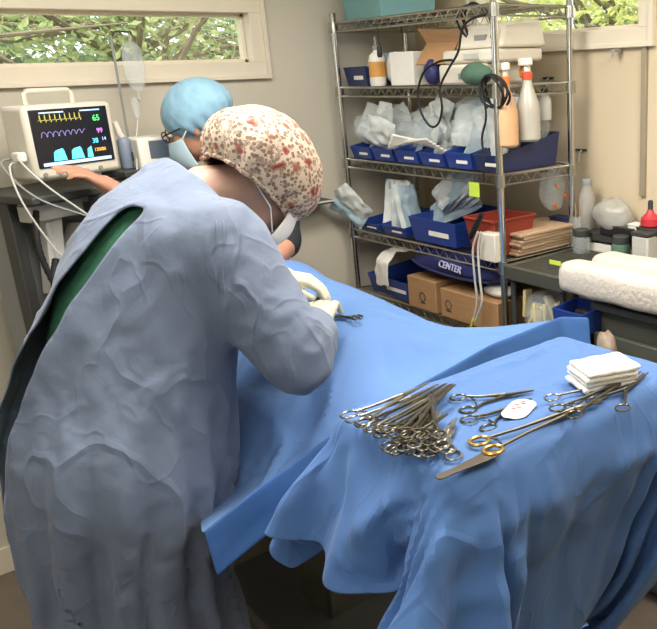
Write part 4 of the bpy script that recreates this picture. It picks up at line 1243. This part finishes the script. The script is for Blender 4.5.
# cables leaving its left side
cab = [[(-.155, .03, zc-.03), (-.20, -.02, zc-.04), (-.175, -.09, zc-.12), (-.09, -.13, zc-.22), (-.01, -.12, zc-.30)],
       [(-.155, .04, zc-.05), (-.22, 0, zc-.06), (-.235, -.05, zc-.16), (-.19, -.08, zc-.30), (-.12, -.08, zc-.40)],
       [(-.155, .05, zc-.04), (-.23, .02, zc-.05), (-.20, -.07, zc-.15), (-.06, -.14, zc-.24), (.04, -.13, zc-.32)]]
for k, (c, m_, lbx) in enumerate(zip(cab, ('lgrey', 'lgrey', 'grey'), ('pale monitor cable sagging to the right below the screen', 'pale monitor cable hanging down at the far left of the trolley', 'grey monitor cable sagging to the right below the screen'))):
    P = smooth_path([ML @ Vector(p) for p in c], 10)
    tag(MB().tube(P, .003, 7).build('monitor_cable', M[m_], None, at=P[0]), lbx, 'cable')
mb = lb((-.172, .02, zc-.035), (.025, .04, .03)); tag(mb.build('cable_connector', M['white'], None, at=ML @ Vector((-.172, .02, zc-.06)), bevel=.006), 'white cable connector block at the left edge of the monitor', 'connector')

# drip stand with bag and pump
PB = spot(120, 90, d=2.68); px_, py_ = PB.x, PB.y
tz = spot(112, 36, d=2.68).z
t = thing('drip_stand', 'thin grey drip stand with a hook arm behind the patient monitor', 'drip stand', (px_, py_, 0))
MB().tube([(px_, py_, .05), (px_, py_, tz)], .0040, 10).build('pole', M['grey'], t)
HK = Vector((px_, py_, tz))+AX*.072
MB().tube([(px_, py_, tz-.004), Vector((px_, py_, tz+.012))+AX*.02, HK+ZUP*.012, HK+ZUP*.012+AX*.01, HK-ZUP*.006+AX*.012], .003, 8).build('hook_arm', M['dark'], t)
mb = MB()
for k in range(5):
    a = k*2*math.pi/5; e = Vector((px_+.17*math.cos(a), min(py_+.17*math.sin(a), 3.07), .055)); mb.tube([(px_, py_, .09), e], .011, 8)
mb.build('stand_base', M['dark'], t)
bz = HK.z-.185; BC = Vector((HK.x, HK.y, bz))
t = thing('drip_bag', 'clear drip bag hanging from the hook of the drip stand', 'drip bag', BC)
mb = MB(); n = 20; prof = [(.008, 0), (.024, .012), (.040, .035), (.043, .08), (.041, .13), (.034, .155), (.012, .168)]; vs = []
for r, z in prof:
    for i in range(n): a = 2*math.pi*i/n; vs.append(BC+AX*(r*math.cos(a))+NB*(r*.42*math.sin(a))+ZUP*z)
mb.add(vs, [(k*n+i, k*n+(i+1) % n, (k+1)*n+(i+1) % n, (k+1)*n+i) for k in range(len(prof)-1) for i in range(n)]+[tuple(range(n))[::-1], tuple((len(prof)-1)*n+i for i in range(n))])
mb.build('bag_body', M['clear'], t, sub=1)
MB().tube([BC+ZUP*.165, BC+ZUP*.182+AX*.008, HK-ZUP*.0+AX*.012], .002, 6).build('hanger_loop', M['lgrey'], t)
dc = spot(136, 108, d=2.69)
MB().tube([BC+ZUP*.002, BC-ZUP*.03, dc+ZUP*.035], .0028, 6).build('drip_port', M['lgrey'], t)
MB().lathe(dc-ZUP*.035, [(.004, 0), (.011, .01), (.012, .05), (.013, .055), (.013, .066), (.004, .07)], 14).build('drip_chamber', M['clear'], t)
MB().tube(smooth_path([dc-ZUP*.033, spot(137, 130, d=2.69), spot(136, 150, d=2.68), spot(139, 180, d=2.66), spot(150, 215, d=2.64)]), .0024, 6).build('drip_line', M['lgrey'], t)
pc = spot(150, 155, d=2.72); fz = (AX*-.35-NB*.9).normalized()
PMx = frame(pc, fz.cross(ZUP)*-1, ZUP)      # local x right, y away
t = thing('infusion_pump', 'small white infusion pump with a grey display beside the monitor', 'infusion pump', pc-ZUP*.06)
mb = MB(); mb.M = PMx; mb.box((0, .0, 0), (.105, .11, .125)); mb.build('pump_case', M['white'], t, bevel=.008)
mb = MB(); mb.M = PMx; mb.box((.014, -.056, .022), (.062, .004, .058)); mb.build('display', mat('pump_display', '5a6470', .3, var=.05, emit=.12), t, bevel=.001)
mb = MB(); mb.M = PMx; mb.box((.014, -.056, -.036), (.062, .004, .036)); mb.build('keypad', mat('pump_keys', '7d8fb2', .4, var=.05), t, bevel=.001)
mb = MB(); mb.M = PMx; mb.box((-.06, .02, .0), (.05, .03, .03)); mb.build('pole_clamp', M['dark'], t, bevel=.003)
cc = spot(128, 168, d=2.7)
t = thing('canister', 'grey-blue canister with a white spout between the monitor and the infusion pump', 'canister', cc)
MB().lathe(cc, [(.019, 0), (.021, .004), (.021, .09), (.016, .10), (.009, .105)], 18).build('canister_body', mat('canister_blue', '7f8b9c', .4, var=.06), t)
MB().tube([cc+ZUP*.10, cc+ZUP*.12-AX*.012, cc+ZUP*.155-AX*.020], [.010, .011, .009], 10).build('spout', M['white'], t)
bx_ = MB(); bx_.box((cc.x+.06, cc.y+.01, cc.z-.012), (.26, .12, .02), math.atan2(AX.y, AX.x))
bt = thing('side_shelf', 'dark side shelf carrying the canister beside the monitor', 'shelf', (cc.x+.06, cc.y, 0)); bx_.build('shelf_board', M['dark'], bt, bevel=.004)
MB().tube([(cc.x+.06, cc.y+.01, .0), (cc.x+.06, cc.y+.01, cc.z-.02)], .012).build('shelf_post', M['dark'], bt)

# dark wall ledge behind the surgeon's mask
w_ = spot(306, 203, Y=YF-.07)
t = thing('wall_ledge', 'small dark ledge on the far wall behind the white face mask', 'ledge', (w_.x, YF-.06, w_.z))
MB().box((w_.x, YF-.065, w_.z), (.20, .13, .014)).build('ledge_board', M['dark'], t, bevel=.002)
MB().box((w_.x, YF-.132, w_.z+.004), (.20, .004, .008)).build('ledge_edge', M['lgrey'], t)
MB().lathe((w_.x-.035, YF-.10, w_.z-.04), [(.010, 0), (.014, .008), (.014, .033)], 14).build('ledge_knob', M['black'], t)

# ---- assistant at the head of the table
AH = spot(195, 124, d=2.66); AF = Vector((-.80, .50, -.40)); AU = Vector((-.40, .16, .90))
ANK = spot(226, 166, d=2.70); PEL = Vector((1.13, 2.86, .92))
asl = spot(232, 196, d=2.60); asr = spot(276, 192, d=2.74)
ael = spot(152, 222, d=2.50); awl = spot(110, 187, d=2.43)
aer = spot(285, 246, d=2.60); awr = spot(262, 268, d=2.42)
A0 = Vector((PEL.x, PEL.y, 0))
an = thing('person', 'person in a pale blue cap, glasses and mask reaching towards the patient monitor', 'person', A0)
mb = MB(); CHT = (asl+asr)/2-ZUP*.02
mb.ell(PEL, (.13, .15, .13), 20)
for a, b, ra, rb in ((PEL+ZUP*.05, PEL.lerp(CHT, .5), .115, .11), (PEL.lerp(CHT, .5), CHT-ZUP*.06, .11, .115)): mb.caps(a, ra, b, rb, 18)
mb.caps(asl, .052, asr, .052, 16); mb.caps(CHT, .075, ANK, .052); mb.caps(ANK, .052, AH-AF.normalized()*.02-ZUP*.03, .054)
HMa = head_shapes(mb, AH, AF, AU)
limb(mb, [asl, asl.lerp(ael, .5), ael, ael.lerp(awl, .4), awl], [.055, .046, .038, .038, .026])
limb(mb, [asr, asr.lerp(aer, .5), aer, aer.lerp(awr, .4), awr], [.055, .047, .040, .039, .027])
hand_shapes(mb, awl, (spot(80, 172, d=2.36)-awl), (.1, -.25, 1), (.30, .25, .3, .4), .3, -1)
hand_shapes(mb, awr, (-.3, -.9, -.2), (0, 0, 1), (.4, .45, .5, .6), .4, 1)
for s in (-.09, .09):
    h_ = PEL+RH*s; mb2 = [(h_.x, h_.y, .88), (h_.x, h_.y-.02, .48), (h_.x, h_.y, .10)]; limb(mb, mb2, [.085, .055, .04])
    mb.caps((h_.x, h_.y, .045), .036, (h_.x-.10, h_.y-.12, .034), .030)
o = obj('body', shift(fuse(mb, .0065, 2), A0), M['skin'], an)
mb = MB()
for a, b, ra, rb in ((PEL+ZUP*.0, PEL.lerp(CHT, .5), .15, .14), (PEL.lerp(CHT, .5), CHT-ZUP*.05, .14, .14)): mb.caps(a, ra, b, rb, 18)
mb.caps(asl, .066, asr, .066, 16); mb.caps(CHT, .085, ANK.lerp(CHT, .35), .068)
limb(mb, [asl, asl.lerp(ael, .6)], [.068, .062]); limb(mb, [asr, asr.lerp(aer, .93)], [.068, .056])
me = fuse(mb, .011, 4); crumple(me, .006, 4); obj('scrub_top', shift(me, A0), M['scrubd'], an)
mb = MB()
for s in (-.09, .09): h_ = PEL+RH*s; limb(mb, [(h_.x, h_.y, .90), (h_.x, h_.y-.02, .48), (h_.x, h_.y, .12)], [.115, .08, .07])
me = fuse(mb, .012, 3); obj('trousers', shift(me, A0), M['trouser'], an)
for s in (-.09, .09):
    h_ = PEL+RH*s; mb = MB(); mb.caps((h_.x+.01, h_.y+.01, .05), .046, (h_.x-.11, h_.y-.13, .038), .038); obj('shoe', shift(fuse(mb, .009, 3), A0), M['black'], an)
dark_e = mat('dark_iris', '2a1d16', .2, var=0)
for q in (-1, 1):
    e = MB(); e.ell((.081, q*.031, .004), (.012, .012, .009), 12, HMa); eo = e.build('eye', M['white'], an)
    e = MB(); e.ell((.0915, q*.031, .003), (.003, .005, .005), 10, HMa); e.build('iris', dark_e, eo)
an_f = AF.normalized(); au_ = (AU-an_f*AU.dot(an_f)).normalized()
bouffant(AH+au_*.028-an_f*.032, an_f-au_*.12, au_+an_f*.12, .122, .100, .108, M['cap'], an, None, 7, .014)
# dark-rimmed glasses
mb = MB()
for q in (-1, 1):
    mb.tube([HMa @ Vector((.100+.004*math.cos(a), q*.033+.024*math.cos(a), .004+.018*math.sin(a))) for a in [k*math.pi/8 for k in range(16)]], .0022, 6, closed=True)
    mb.tube([HMa @ Vector((.10, q*.056, .010)), HMa @ Vector((.06, q*.080, .012)), HMa @ Vector((-.01, q*.083, .012))], .0022, 6)
mb.tube([HMa @ Vector((.103, -.010, .008)), HMa @ Vector((.106, 0, .011)), HMa @ Vector((.103, .010, .008))], .0022, 6)
mb.build('glasses', M['black'], an)
mb = MB(); rows = []
for j in range(10):
    k = j/9; row = []
    for i in range(21):
        a = -1.45+2.9*i/20
        row.append(tuple(HMa @ Vector((.036+.078*math.cos(a)*(.9+.28*math.sin(k*math.pi)), .078*math.sin(a), -.018-.10*k))))
    rows.append(row)
mb.grid(rows); mk = mb.build('face_mask', M['mask'], an, solid=.003, sub=1)
for q in (-1, 1):
    s = MB()
    s.tube([HMa @ Vector((.045, q*.080, -.02)), HMa @ Vector((.0, q*.088, .01)), HMa @ Vector((-.03, q*.086, .015))], .002)
    s.build('ear_loop', M['maskw'], mk)

# ------------------------------------------------------------------ surgical tools on the draped stand
TOPM = MZ+.0115      # resting height on the cloth


def ring_handle(c, d, up, r=.0125, th=.0017):
    d = Vector(d).normalized(); l = Vector(up).cross(d).normalized()
    return [Vector(c)+d*(r*1.25*math.cos(a))+l*(r*math.sin(a)) for a in [k*math.pi/9 for k in range(18)]], th


def clamp(name, label, L_, c, ang, m, opening=.10, jaw=.30, curve=0, group=None, tilt=0, roll=0, cat='clamp', ring=.0125, th=.0023, ratchet=True, mm=None):
    """scissor-handled tool: c = middle of the ring end, ang = heading of the tip in plan, L_ = length"""
    t = thing(name, label, cat, c, group)
    R = Matrix.Rotation(ang, 4, 'Z') @ Matrix.Rotation(-tilt, 4, 'Y') @ Matrix.Rotation(roll, 4, 'X')
    t.rotation_euler = R.to_euler()
    px = L_*(1-jaw)
    up = Vector((0, 0, 1))
    for s in (-1, 1):
        z = .0012*s; y0 = s*(ring*.95+L_*opening*.5)
        mb = MB(); P, th_ = ring_handle((ring*1.25, y0, z), (1, 0, 0), up, ring, th*.85); mb.tube(P, th_, 7, closed=True)
        mb.tube([(ring*2.45, y0*.98, z), (L_*.32, y0*.52, z), (px*.92, s*.0022, z), (px, 0, z)], [th*1.05, th*1.1, th*1.6, th*1.9], 8)
        mb.tube([(px, 0, z), (px+.01, -s*.0022, z), (px+(L_-px)*.55, -s*(.0014+L_*opening*.05)+curve*.4, z+0), (L_, -s*(.0008+L_*opening*.10)+curve, z)], [th*1.9, th*1.6, th*1.25, th*.6], 8)
        if ratchet: mb.tube([(ring*2.8, y0*.9, z), (ring*2.8+.004, y0*.1, z)], th*.8, 6)
        mb.build('ring_arm', m, t, world=False)
    mb = MB(); mb.lathe((px, 0, -.0045), [(.0030, 0), (.0034, .001), (.0034, .008), (.0030, .009)], 12); mb.build('pivot_screw', mm or m, t, world=False)
    return t


def onT(px, py, dz=0):
    p = spot(px, py, z=TOPM); p.z = TOPM+dz; return p


def cloth_top(a, b, w_=.02):
    """highest cloth point under a tool lying from a to b"""
    d = b-a; L2 = d.length_squared; top = MZ
    for j in range(0, DRAPE_M.shape[0]):
        for i in range(0, DRAPE_M.shape[1]):
            x, y, z = DRAPE_M[j, i]
            if z > top:
                u = ((x-a.x)*d.x+(y-a.y)*d.y)/L2
                if -.05 < u < 1.05 and abs((x-a.x)*d.y-(y-a.y)*d.x)/d.length < w_: top = z
    return top


def lay(name, label, pa, pb, m, dz=0, **k):
    """tool from ring end at photo point pa to tip at pb, lying on the stand"""
    a, b = onT(*pa), onT(*pb); d = b-a
    return clamp(name, label, d.length, Vector((a.x, a.y, cloth_top(a, b)+.0045+dz)), math.atan2(d.y, d.x), m, **k)


OL = mat('aged_steel', '6e6a5e', .32, 1, var=.12, vscale=60)
lays = [((357, 434), (438, 392), .0, .09), ((368, 440), (446, 393), .004, .09), ((378, 445), (449, 394), .008, .08), ((389, 447), (452, 396), .012, .08), ((352, 438), (430, 398), .016, .08), ((398, 452), (455, 400), .018, .09)]
for k, (a, b, dz, op) in enumerate(lays):
    lay('artery_forceps', 'long steel artery forceps in the sheaf with tips towards the upper right', a, b, OL if k % 2 else M['steel'], dz, opening=op, jaw=.36, group='sheaf of artery forceps')
cl = [((396, 458), (432, 424), .0), ((404, 464), (436, 420), .004), ((412, 468), (438, 416), .008), ((420, 466), (434, 414), .012), ((428, 464), (440, 425), .014), ((386, 452), (424, 426), .012), ((416, 460), (444, 430), .018), ((434, 462), (456, 428), .004), ((424, 458), (436, 410), .022), ((408, 456), (428, 420), .020)]
for k, (a, b, dz) in enumerate(cl):
    lay('towel_clamp', 'small steel clamp in the tangled heap beside the sheaf of forceps', a, b, (OL, M['steel'], OL)[k % 3], dz, opening=.16, jaw=.30, curve=.006*(k % 3-1), group='heap of small clamps', ring=.011)
lay('towel_clamp', 'small clamp lying apart with its ring next to the end of the flat dark blade', (439, 466), (454, 436), M['steel'], 0, opening=.16, jaw=.3)
lay('haemostat', 'open haemostat with tips pointing right, uppermost on the drape', (455, 408), (533, 393), OL, 0, opening=.20, jaw=.36, cat='haemostat')
lay('haemostat', 'haemostat just below the uppermost one, next to the white packet', (472, 430), (530, 402), OL, 0, opening=.16, jaw=.40, cat='haemostat')
lay('needle_holder', 'long needle holder with gold rings, tip reaching the gauze', (478, 456), (606, 404), OL, .002, opening=.035, jaw=.22, cat='needle holder', mm=M['gold'], ring=.0135, th=.0026)
o = [x for x in bpy.data.objects if x.name.startswith('needle_holder')][0]
q = MB()
for s in (-1, 1): P, _t = ring_handle((.0135*1.25, s*(.0135*.95+.31*.035*.5), .0012*s), (1, 0, 0), (0, 0, 1), .0137, .0032); q2 = MB(); q2.tube(P, .0031, 8, closed=True); q2.build('gold_ring', M['gold'], o, world=False)
lay('long_scissors', 'long scissors under the gauze with rings to the left', (556, 412), (632, 380), M['steel'], .001, opening=.13, jaw=.5, cat='scissors', ratchet=False)
lay('long_scissors', 'long steel scissors at the right end, tips beyond the gauze', (604, 414), (646, 379), OL, .001, opening=.18, jaw=.5, cat='scissors', ratchet=False)
lay('needle_holder', 'short needle holder crossing the long one, right of its middle', (560, 424), (640, 381), OL, .007, opening=.05, jaw=.25, cat='needle holder')
# flat dark handle
a, b = onT(437, 484), onT(500, 456); a.z = b.z = cloth_top(a, b)+.002; d = (b-a).normalized(); n_ = Vector((-d.y, d.x, 0)); Lk = (b-a).length
prof = [(0, .004), (.006, .0085), (Lk*.25, .0075), (Lk*.45, .0095), (Lk*.7, .0125), (Lk*.88, .012), (Lk*.97, .007), (Lk, .001)]
vs = [];
for x, w2 in prof: vs += [a+d*x+n_*w2, a+d*x-n_*w2, a+d*x-n_*w2+ZUP*.0022, a+d*x+n_*w2+ZUP*.0022]
fs = [(0, 1, 2, 3), tuple(4*(len(prof)-1)+i for i in (3, 2, 1, 0))]
for k in range(len(prof)-1):
    for i in range(4): j = (i+1) % 4; fs.append((k*4+i, (k+1)*4+i, (k+1)*4+j, k*4+j))
mb = MB(); mb.add(vs, fs); tag(mb.build('flat_retractor', mat('dull_bronze', '5c554c', .45, .6, var=.1), None, at=a, bevel=.0006), 'flat dark blade-shaped tool at the near edge of the drape', 'surgical tool')
# white suture packet with red print
a, b = onT(510, 424), onT(528, 405); d = (b-a).normalized(); n_ = Vector((-d.y, d.x, 0)); Lp = (b-a).length; mid = (a+b)/2; mid.z = cloth_top(a, b)+.001
t = thing('suture_packet', 'small white packet with red print beside the lower haemostat', 'packet', mid)
vs, rows = [], []
mb = MB(); rows = []
for j in range(11):
    v = j/10-.5; rows.append([tuple(mid+d*(v*Lp)+n_*(u*.050*(1-.55*max(0, abs(v)-.36)/.14))+ZUP*(.005*(1-(2*u)**2)*(1-(2*v)**4)+.001)) for u in (-.5, -.25, 0, .25, .5)])
mb.grid(rows); mb.build('packet_body', M['white'], t, solid=.002, sub=1)
for k, (u, v) in enumerate(((-.004, .012), (.006, .004), (-.003, -.006), (.005, -.014), (.0, .020))):
    q = MB(); q.M = frame(mid+d*v+n_*u+ZUP*.0078, d, ZUP); q.box((0, 0, 0), (.0022, .009, .0006)); q.build('red_print', M['redb'], t, smooth=False)
# folded gauze
g0 = onT(600, 387); g0.z = cloth_top(g0-Vector((.05, 0, 0)), g0+Vector((.05, 0, 0)), .05)+.001; gm = mat('gauze', 'f1ede2', .95, var=.03, bump=.4, bscale=140)
t = thing('gauze_stack', 'stack of folded white gauze at the far right of the drape', 'gauze', g0)
for k in range(4):
    P = []
    for j in range(9):
        row = []
        for i in range(11):
            u, v = i/10-.5, j/8-.5; ed = max(abs(u), abs(v))*2
            row.append((g0.x+(u*.112+.004*(k % 2))*math.cos(-.35)-(v*.088)*math.sin(-.35), g0.y+(u*.112)*math.sin(-.35)+(v*.088-.003*k)*math.cos(-.35), g0.z+.006+.0105*k+.005*noise.noise(Vector((u*3+k, v*3, k*2.3)))-.004*max(0, ed-.7)))
        P.append(row)
    mb = MB(); mb.grid(P); mb.build('gauze_layer', gm, t, solid=.011, sub=2)
# small clamp on the patient drape next to the glove
dgm = bpy.context.evaluated_depsgraph_get()
def surf(px, py):
    r = (px-PX)/F*CR-(py-PY)/F*CU+FW
    best = None
    for j in range(0, DRAPE_T.shape[0]):
        for i in range(0, DRAPE_T.shape[1]):
            v = Vector(DRAPE_T[j, i])-EYEP; tt = v.dot(r)/r.dot(r); e = (v-r*tt).length
            e2 = tt if e < .012 else 50+e
            if best is None or e2 < best[0]: best = (e2, Vector(DRAPE_T[j, i]))
    return best[1]
a, b = surf(362, 318), surf(338, 317)
d = b-a; clamp('towel_clamp', 'tiny clamp on the patient drape beside the cream glove', .085, a+ZUP*.011, math.atan2(d.y, d.x), OL, opening=.14, jaw=.4, ring=.009, tilt=math.atan2(d.z, math.hypot(d.x, d.y)))

# ------------------------------------------------------------------ right side: cart, cabinet, counter
# dark mat-topped cart next to the shelving
cx0, cx1, cy0, cy1, cz = 1.79, 2.14, 1.74, 2.01, 1.035
matt = mat('dark_mesh_mat', '3d3e37', .6, var=.35, vscale=45, bump=.7, bscale=120)
t = thing('utility_cart', 'dark utility cart with a mesh-textured top next to the shelving', 'cart', ((cx0+cx1)/2, (cy0+cy1)/2, 0))
MB().box(((cx0+cx1)/2, (cy0+cy1)/2, cz-.008), (cx1-cx0-.01, cy1-cy0-.01, .016)).build('top_mat', matt, t, bevel=.003)
mb = MB()
for c, s in (((cx0, (cy0+cy1)/2, cz-.02), (.02, cy1-cy0+.02, .05)), ((cx1, (cy0+cy1)/2, cz-.02), (.02, cy1-cy0+.02, .05)), (((cx0+cx1)/2, cy0, cz-.02), (cx1-cx0, .02, .05)), (((cx0+cx1)/2, cy1, cz-.02), (cx1-cx0, .02, .05))): mb.box(c, s)
mb.build('top_rail', mat('cart_rail', '6a6a5c', .4, .6, var=.1), t, bevel=.004)
MB().box(((cx0+cx1)/2, (cy0+cy1)/2, .775), (cx1-cx0-.02, cy1-cy0-.02, .02)).build('lower_shelf', M['dark'], t, bevel=.003)
for x in (cx0+.015, cx1-.015):
    for y in (cy0+.015, cy1-.015): MB().tube([(x, y, 0), (x, y, cz-.03)], .011, 10).build('leg', M['dark'], t)
# bag of yellowish packets on its lower shelf
bc = spot(527, 318, X=1.87); Zc = .785
t = thing('clear_bag', 'clear bag full of cream glove packets on the lower shelf of the dark cart', 'plastic bag', (1.90, 1.87, Zc))
crumpled('bag_body', '', '', (1.86, 1.875, Zc+.0), (.075, .105, .085), M['clear'], None, 40, .22, 24, t)
g_ = random.Random(5)
for k in range(9):
    c = Vector((1.83+g_.uniform(-.03, .03), 1.80+.018*k, Zc+.03+g_.uniform(0, .05)))
    pk_ = MB(); pk_.M = Matrix.Translation(c) @ Matrix.Rotation(g_.uniform(-.5, .5), 4, 'X') @ Matrix.Rotation(g_.uniform(-.3, .2), 4, 'Y'); pk_.box((0, 0, .045), (.035, .014, .10)); pk_.build('glove_packet', mat('cream_packet', 'd8c88e', .6, var=.1) if k == 0 else bpy.data.materials['cream_packet'], t, bevel=.003)

# grey cabinet with the long white roll on it
t = thing('cabinet', 'dark grey two-door cabinet under the long white roll', 'cabinet', (2.0, 1.28, 0))
KX0, KX1, KY0, KY1, KZ = 1.79, 2.15, .92, 1.60, .985
cabm = mat('cabinet_grey', '55574f', .5, var=.05, vscale=4)
MB().box(((KX0+KX1)/2+.01, (KY0+KY1)/2, KZ/2), (KX1-KX0-.02, KY1-KY0, KZ-.03)).build('cabinet_body', cabm, t, bevel=.004)
for y0, y1, hy in ((KY0+.006, 1.255, 1.225), (1.262, KY1-.006, 1.292)):
    d = MB().box((KX0-.004, (y0+y1)/2, .48), (.018, y1-y0, .82)).build('door', cabm, t, bevel=.003)
    MB().tube([(KX0-.016, hy, .70), (KX0-.035, hy, .71), (KX0-.035, hy, .80), (KX0-.016, hy, .81)], .005).build('door_handle', M['dark'], d)
MB().box(((KX0+KX1)/2, (KY0+KY1)/2, KZ-.012), (KX1-KX0+.02, KY1-KY0+.02, .024)).build('cabinet_top', M['dark'], t, bevel=.004)
lk = spot(634, 300, X=KX0-.015); MB().box((KX0-.014, lk.y, lk.z-.005), (.004, .024, .03)).build('door_tag', M['white'], t, bevel=.001)
# long white padded roll lying along the cabinet and cart edge
ra, rb = spot(557, 284, X=1.76), spot(700, 270, X=1.76)
towel = mat('white_towelling', 'd0c7ba', .95, var=.05, vscale=10, bump=.4, bscale=70)
for nm, (dx, dz, r1, y0, y1, sd, lbx) in dict(a=(.01, .05, .062, 1.735, .88, 1, 'long white towel roll lying in front along the grey cabinet'), b=(.135, .075, .066, 1.70, .90, 6, 'long white towel roll behind the front one on the grey cabinet')).items():
    P, R_ = [], []
    for k in range(30):
        u = k/29; P.append((KX0+dx+.008*noise.noise(Vector((u*4, sd, 0))), y0+(y1-y0)*u, KZ+r1+.010*noise.noise(Vector((u*5, sd, 3)))+.003)); R_.append(r1*(.93+.09*noise.noise(Vector((u*8, sd, 7)))) if 0 < k < 29 else r1*.8)
    mb = MB(); mb.tube(P, R_, 22)
    v_ = []
    for q, (x, y, z) in enumerate(mb.v):
        c_ = P[min(29, q//22)]; r0 = R_[min(29, q//22)]; ax, az = (x-c_[0])/r0, (z-c_[2])/r0
        sq = lambda t_: math.copysign(abs(t_)**.55, t_)
        v_.append((c_[0]+sq(ax)*r0, y, c_[2]+sq(az)*r0*.92))
    mb.v = [(x, y, max(z, KZ+.004)) for x, y, z in v_]
    o = mb.build('towel_roll', towel, None, at=(KX0+dx, 1.3, KZ), sub=1); tag(o, lbx, 'towel', 'white towel rolls on the cabinet')
c = spot(558, 262, X=1.765); tag(MB().box((1.752, c.y, c.z), (.002, .05, .014)).build('lime_note', M['lime'], None, at=c), 'lime green strip at the left end of the white roll', 'note')
c = spot(572, 316, X=1.74)
t = thing('storage_bin', 'blue plastic bin hanging under the white roll beside the grey cabinet', 'storage bin', (1.76, c.y, c.z-.05), G1)
MB().bin((1.775, c.y, c.z-.055), (.12, .13, .085), 0, .004, .9, .92).build('bin_body', M['binb'], t, smooth=False, bevel=.002)
MB().box((1.85, c.y+.02, c.z-.30), (.10, .05, .6)).build('bin_bracket', M['dark'], t, bevel=.003)
MB().box((1.711, c.y-.03, c.z-.045), (.0015, .03, .022)).build('label_card', M['paper'], t)
c = spot(607, 348, X=1.70)
crumpled('brown_white_bag', 'small crumpled brown and white bag behind the corner of the blue drape', 'bag', (c.x, c.y, c.z-.09), (.025, .035, .07), mat('brown_white', '6b4433', .7, var=.1, col2='d8cdb8', vscale=9), None, 61, .3)
tag(MB().tube([(c.x, c.y, 0), (c.x, c.y, c.z-.092)], .02, 12).lathe((c.x, c.y, 0), [(.075, 0), (.07, .02)], 20).lathe((c.x, c.y, c.z-.10), [(.07, 0), (.07, .008)], 20).build('pedestal_stool', M['dark'], None, at=(c.x, c.y, 0)), 'dark round pedestal holding the brown and white bag', 'pedestal')

# counter shelf along the wall behind
CZ = 1.105
t = thing('counter', 'pale counter with a dark top against the right wall', 'counter', (2.12, 1.5, 0))
MB().box((2.21, 1.50, CZ-.015), (.11, .96, .03)).build('counter_top', M['dark'], t, bevel=.003)
MB().box((2.212, 1.50, CZ/2-.02), (.10, .94, CZ-.04)).build('counter_front', M['white'], t, bevel=.003)
# things standing on the counter / hanging on it
p = spot(587, 214, X=2.19)
t = thing('grey_bottle', 'tall grey translucent bottle standing on the counter left of the grey bag', 'bottle', (2.19, p.y, CZ))
MB().lathe((2.19, p.y, CZ), [(.026, 0), (.030, .006), (.030, .13), (.020, .155), (.018, .17)], 18).build('bottle_body', M['clearg'], t)
MB().lathe((2.19, p.y, CZ+.165), [(.020, 0), (.020, .02), (.017, .024)], 14).build('bottle_cap', M['grey'], t)
p = spot(612, 214, X=2.19); crumpled('grey_bag', 'crumpled grey plastic bag standing on the counter', 'plastic bag', (2.195, p.y, CZ), (.055, .085, .065), M['clearg'], None, 71, .3)
p = spot(578, 214, X=2.17)
t = thing('swab_pack', 'upright bundle of thin wooden sticks on the counter beside the shelving bag', 'swab bundle', (2.17, p.y, CZ))
cup = MB(); cup.lathe((2.17, p.y, CZ), [(.022, 0), (.026, .004), (.028, .05), (.025, .05), (.022, .006)], 18); cup.build('cup', M['clear'], t)
for k in range(12):
    a = k*2.4; r_ = .016*math.sqrt((k+.5)/12); b = Vector((2.17+r_*math.cos(a), p.y+r_*math.sin(a), CZ+.006)); MB().tube([b, b+Vector((.02*math.cos(a)*.5, .02*math.sin(a)*.5, .105+.012*math.sin(k*3))) ], .0018, 6).build('stick', M['tan'], t)
for k, (px, lbx, m_, s_) in enumerate(((618, 'low black tray on the counter in front of the grey bag', 'black', (.05, .16, .035)), (650, 'black box under the red-capped jug on the counter', 'black', (.06, .10, .045)), (634, 'small white box on the counter between the black trays', 'white', (.045, .05, .05)), (560, 'small navy box at the left end of the counter', 'bind', (.05, .10, .035)))):
    p = spot(px, 222, X=2.155)
    q = thing('counter_box', lbx, 'box', (2.165, p.y, CZ)); MB().box((2.172, p.y, CZ+s_[2]/2), s_).build('box_body', M[m_], q, bevel=.004)
    MB().box((2.172, p.y, CZ+s_[2]+.001), (s_[0]+.003, s_[1]+.003, .006)).build('box_lid', M['dark' if m_ == 'black' else m_], q, bevel=.002)
p = spot(650, 213, X=2.17)
t = thing('red_jug', 'bright red bottle with a dark neck on the black box at the right edge', 'bottle', (2.17, p.y, CZ+.05))
MB().lathe((2.172, p.y, CZ+.05), [(.028, 0), (.034, .006), (.033, .03), (.014, .048), (.010, .06)], 18).build('bottle_body', M['redb'], t)
MB().lathe((2.172, p.y, CZ+.108), [(.009, 0), (.009, .03), (.005, .034)], 12).build('bottle_neck', M['dark'], t)
# jars on the cabinet behind the rolls, in front of the pale counter
for k, (px, m_, lbx) in enumerate(((578, 'clear', 'clear jar behind the left end of the white roll'), (617, 'green', 'small green-grey jar behind the white roll'), (641, 'lgrey', 'grey rectangular dispenser behind the white roll'))):
    p = spot(px, 256, X=2.10); zb = KZ
    t = thing('jar', lbx, 'jar', (2.12, p.y, zb))
    if k == 2: MB().box((2.12, p.y, zb+.075), (.06, .07, .15)).build('jar_body', M[m_], t, bevel=.006); MB().box((2.12, p.y, zb+.157), (.064, .074, .014)).build('jar_lid', M['dark'], t, bevel=.003)
    else:
        if k == 0: zb = .985
        MB().lathe((2.12, p.y, zb), [(.030, 0), (.034, .006), (.034, .10), (.026, .112)], 20).build('jar_body', M[m_], t); MB().lathe((2.12, p.y, zb+.11), [(.03, 0), (.03, .022), (.026, .026)], 18).build('jar_lid', M['dark'], t)
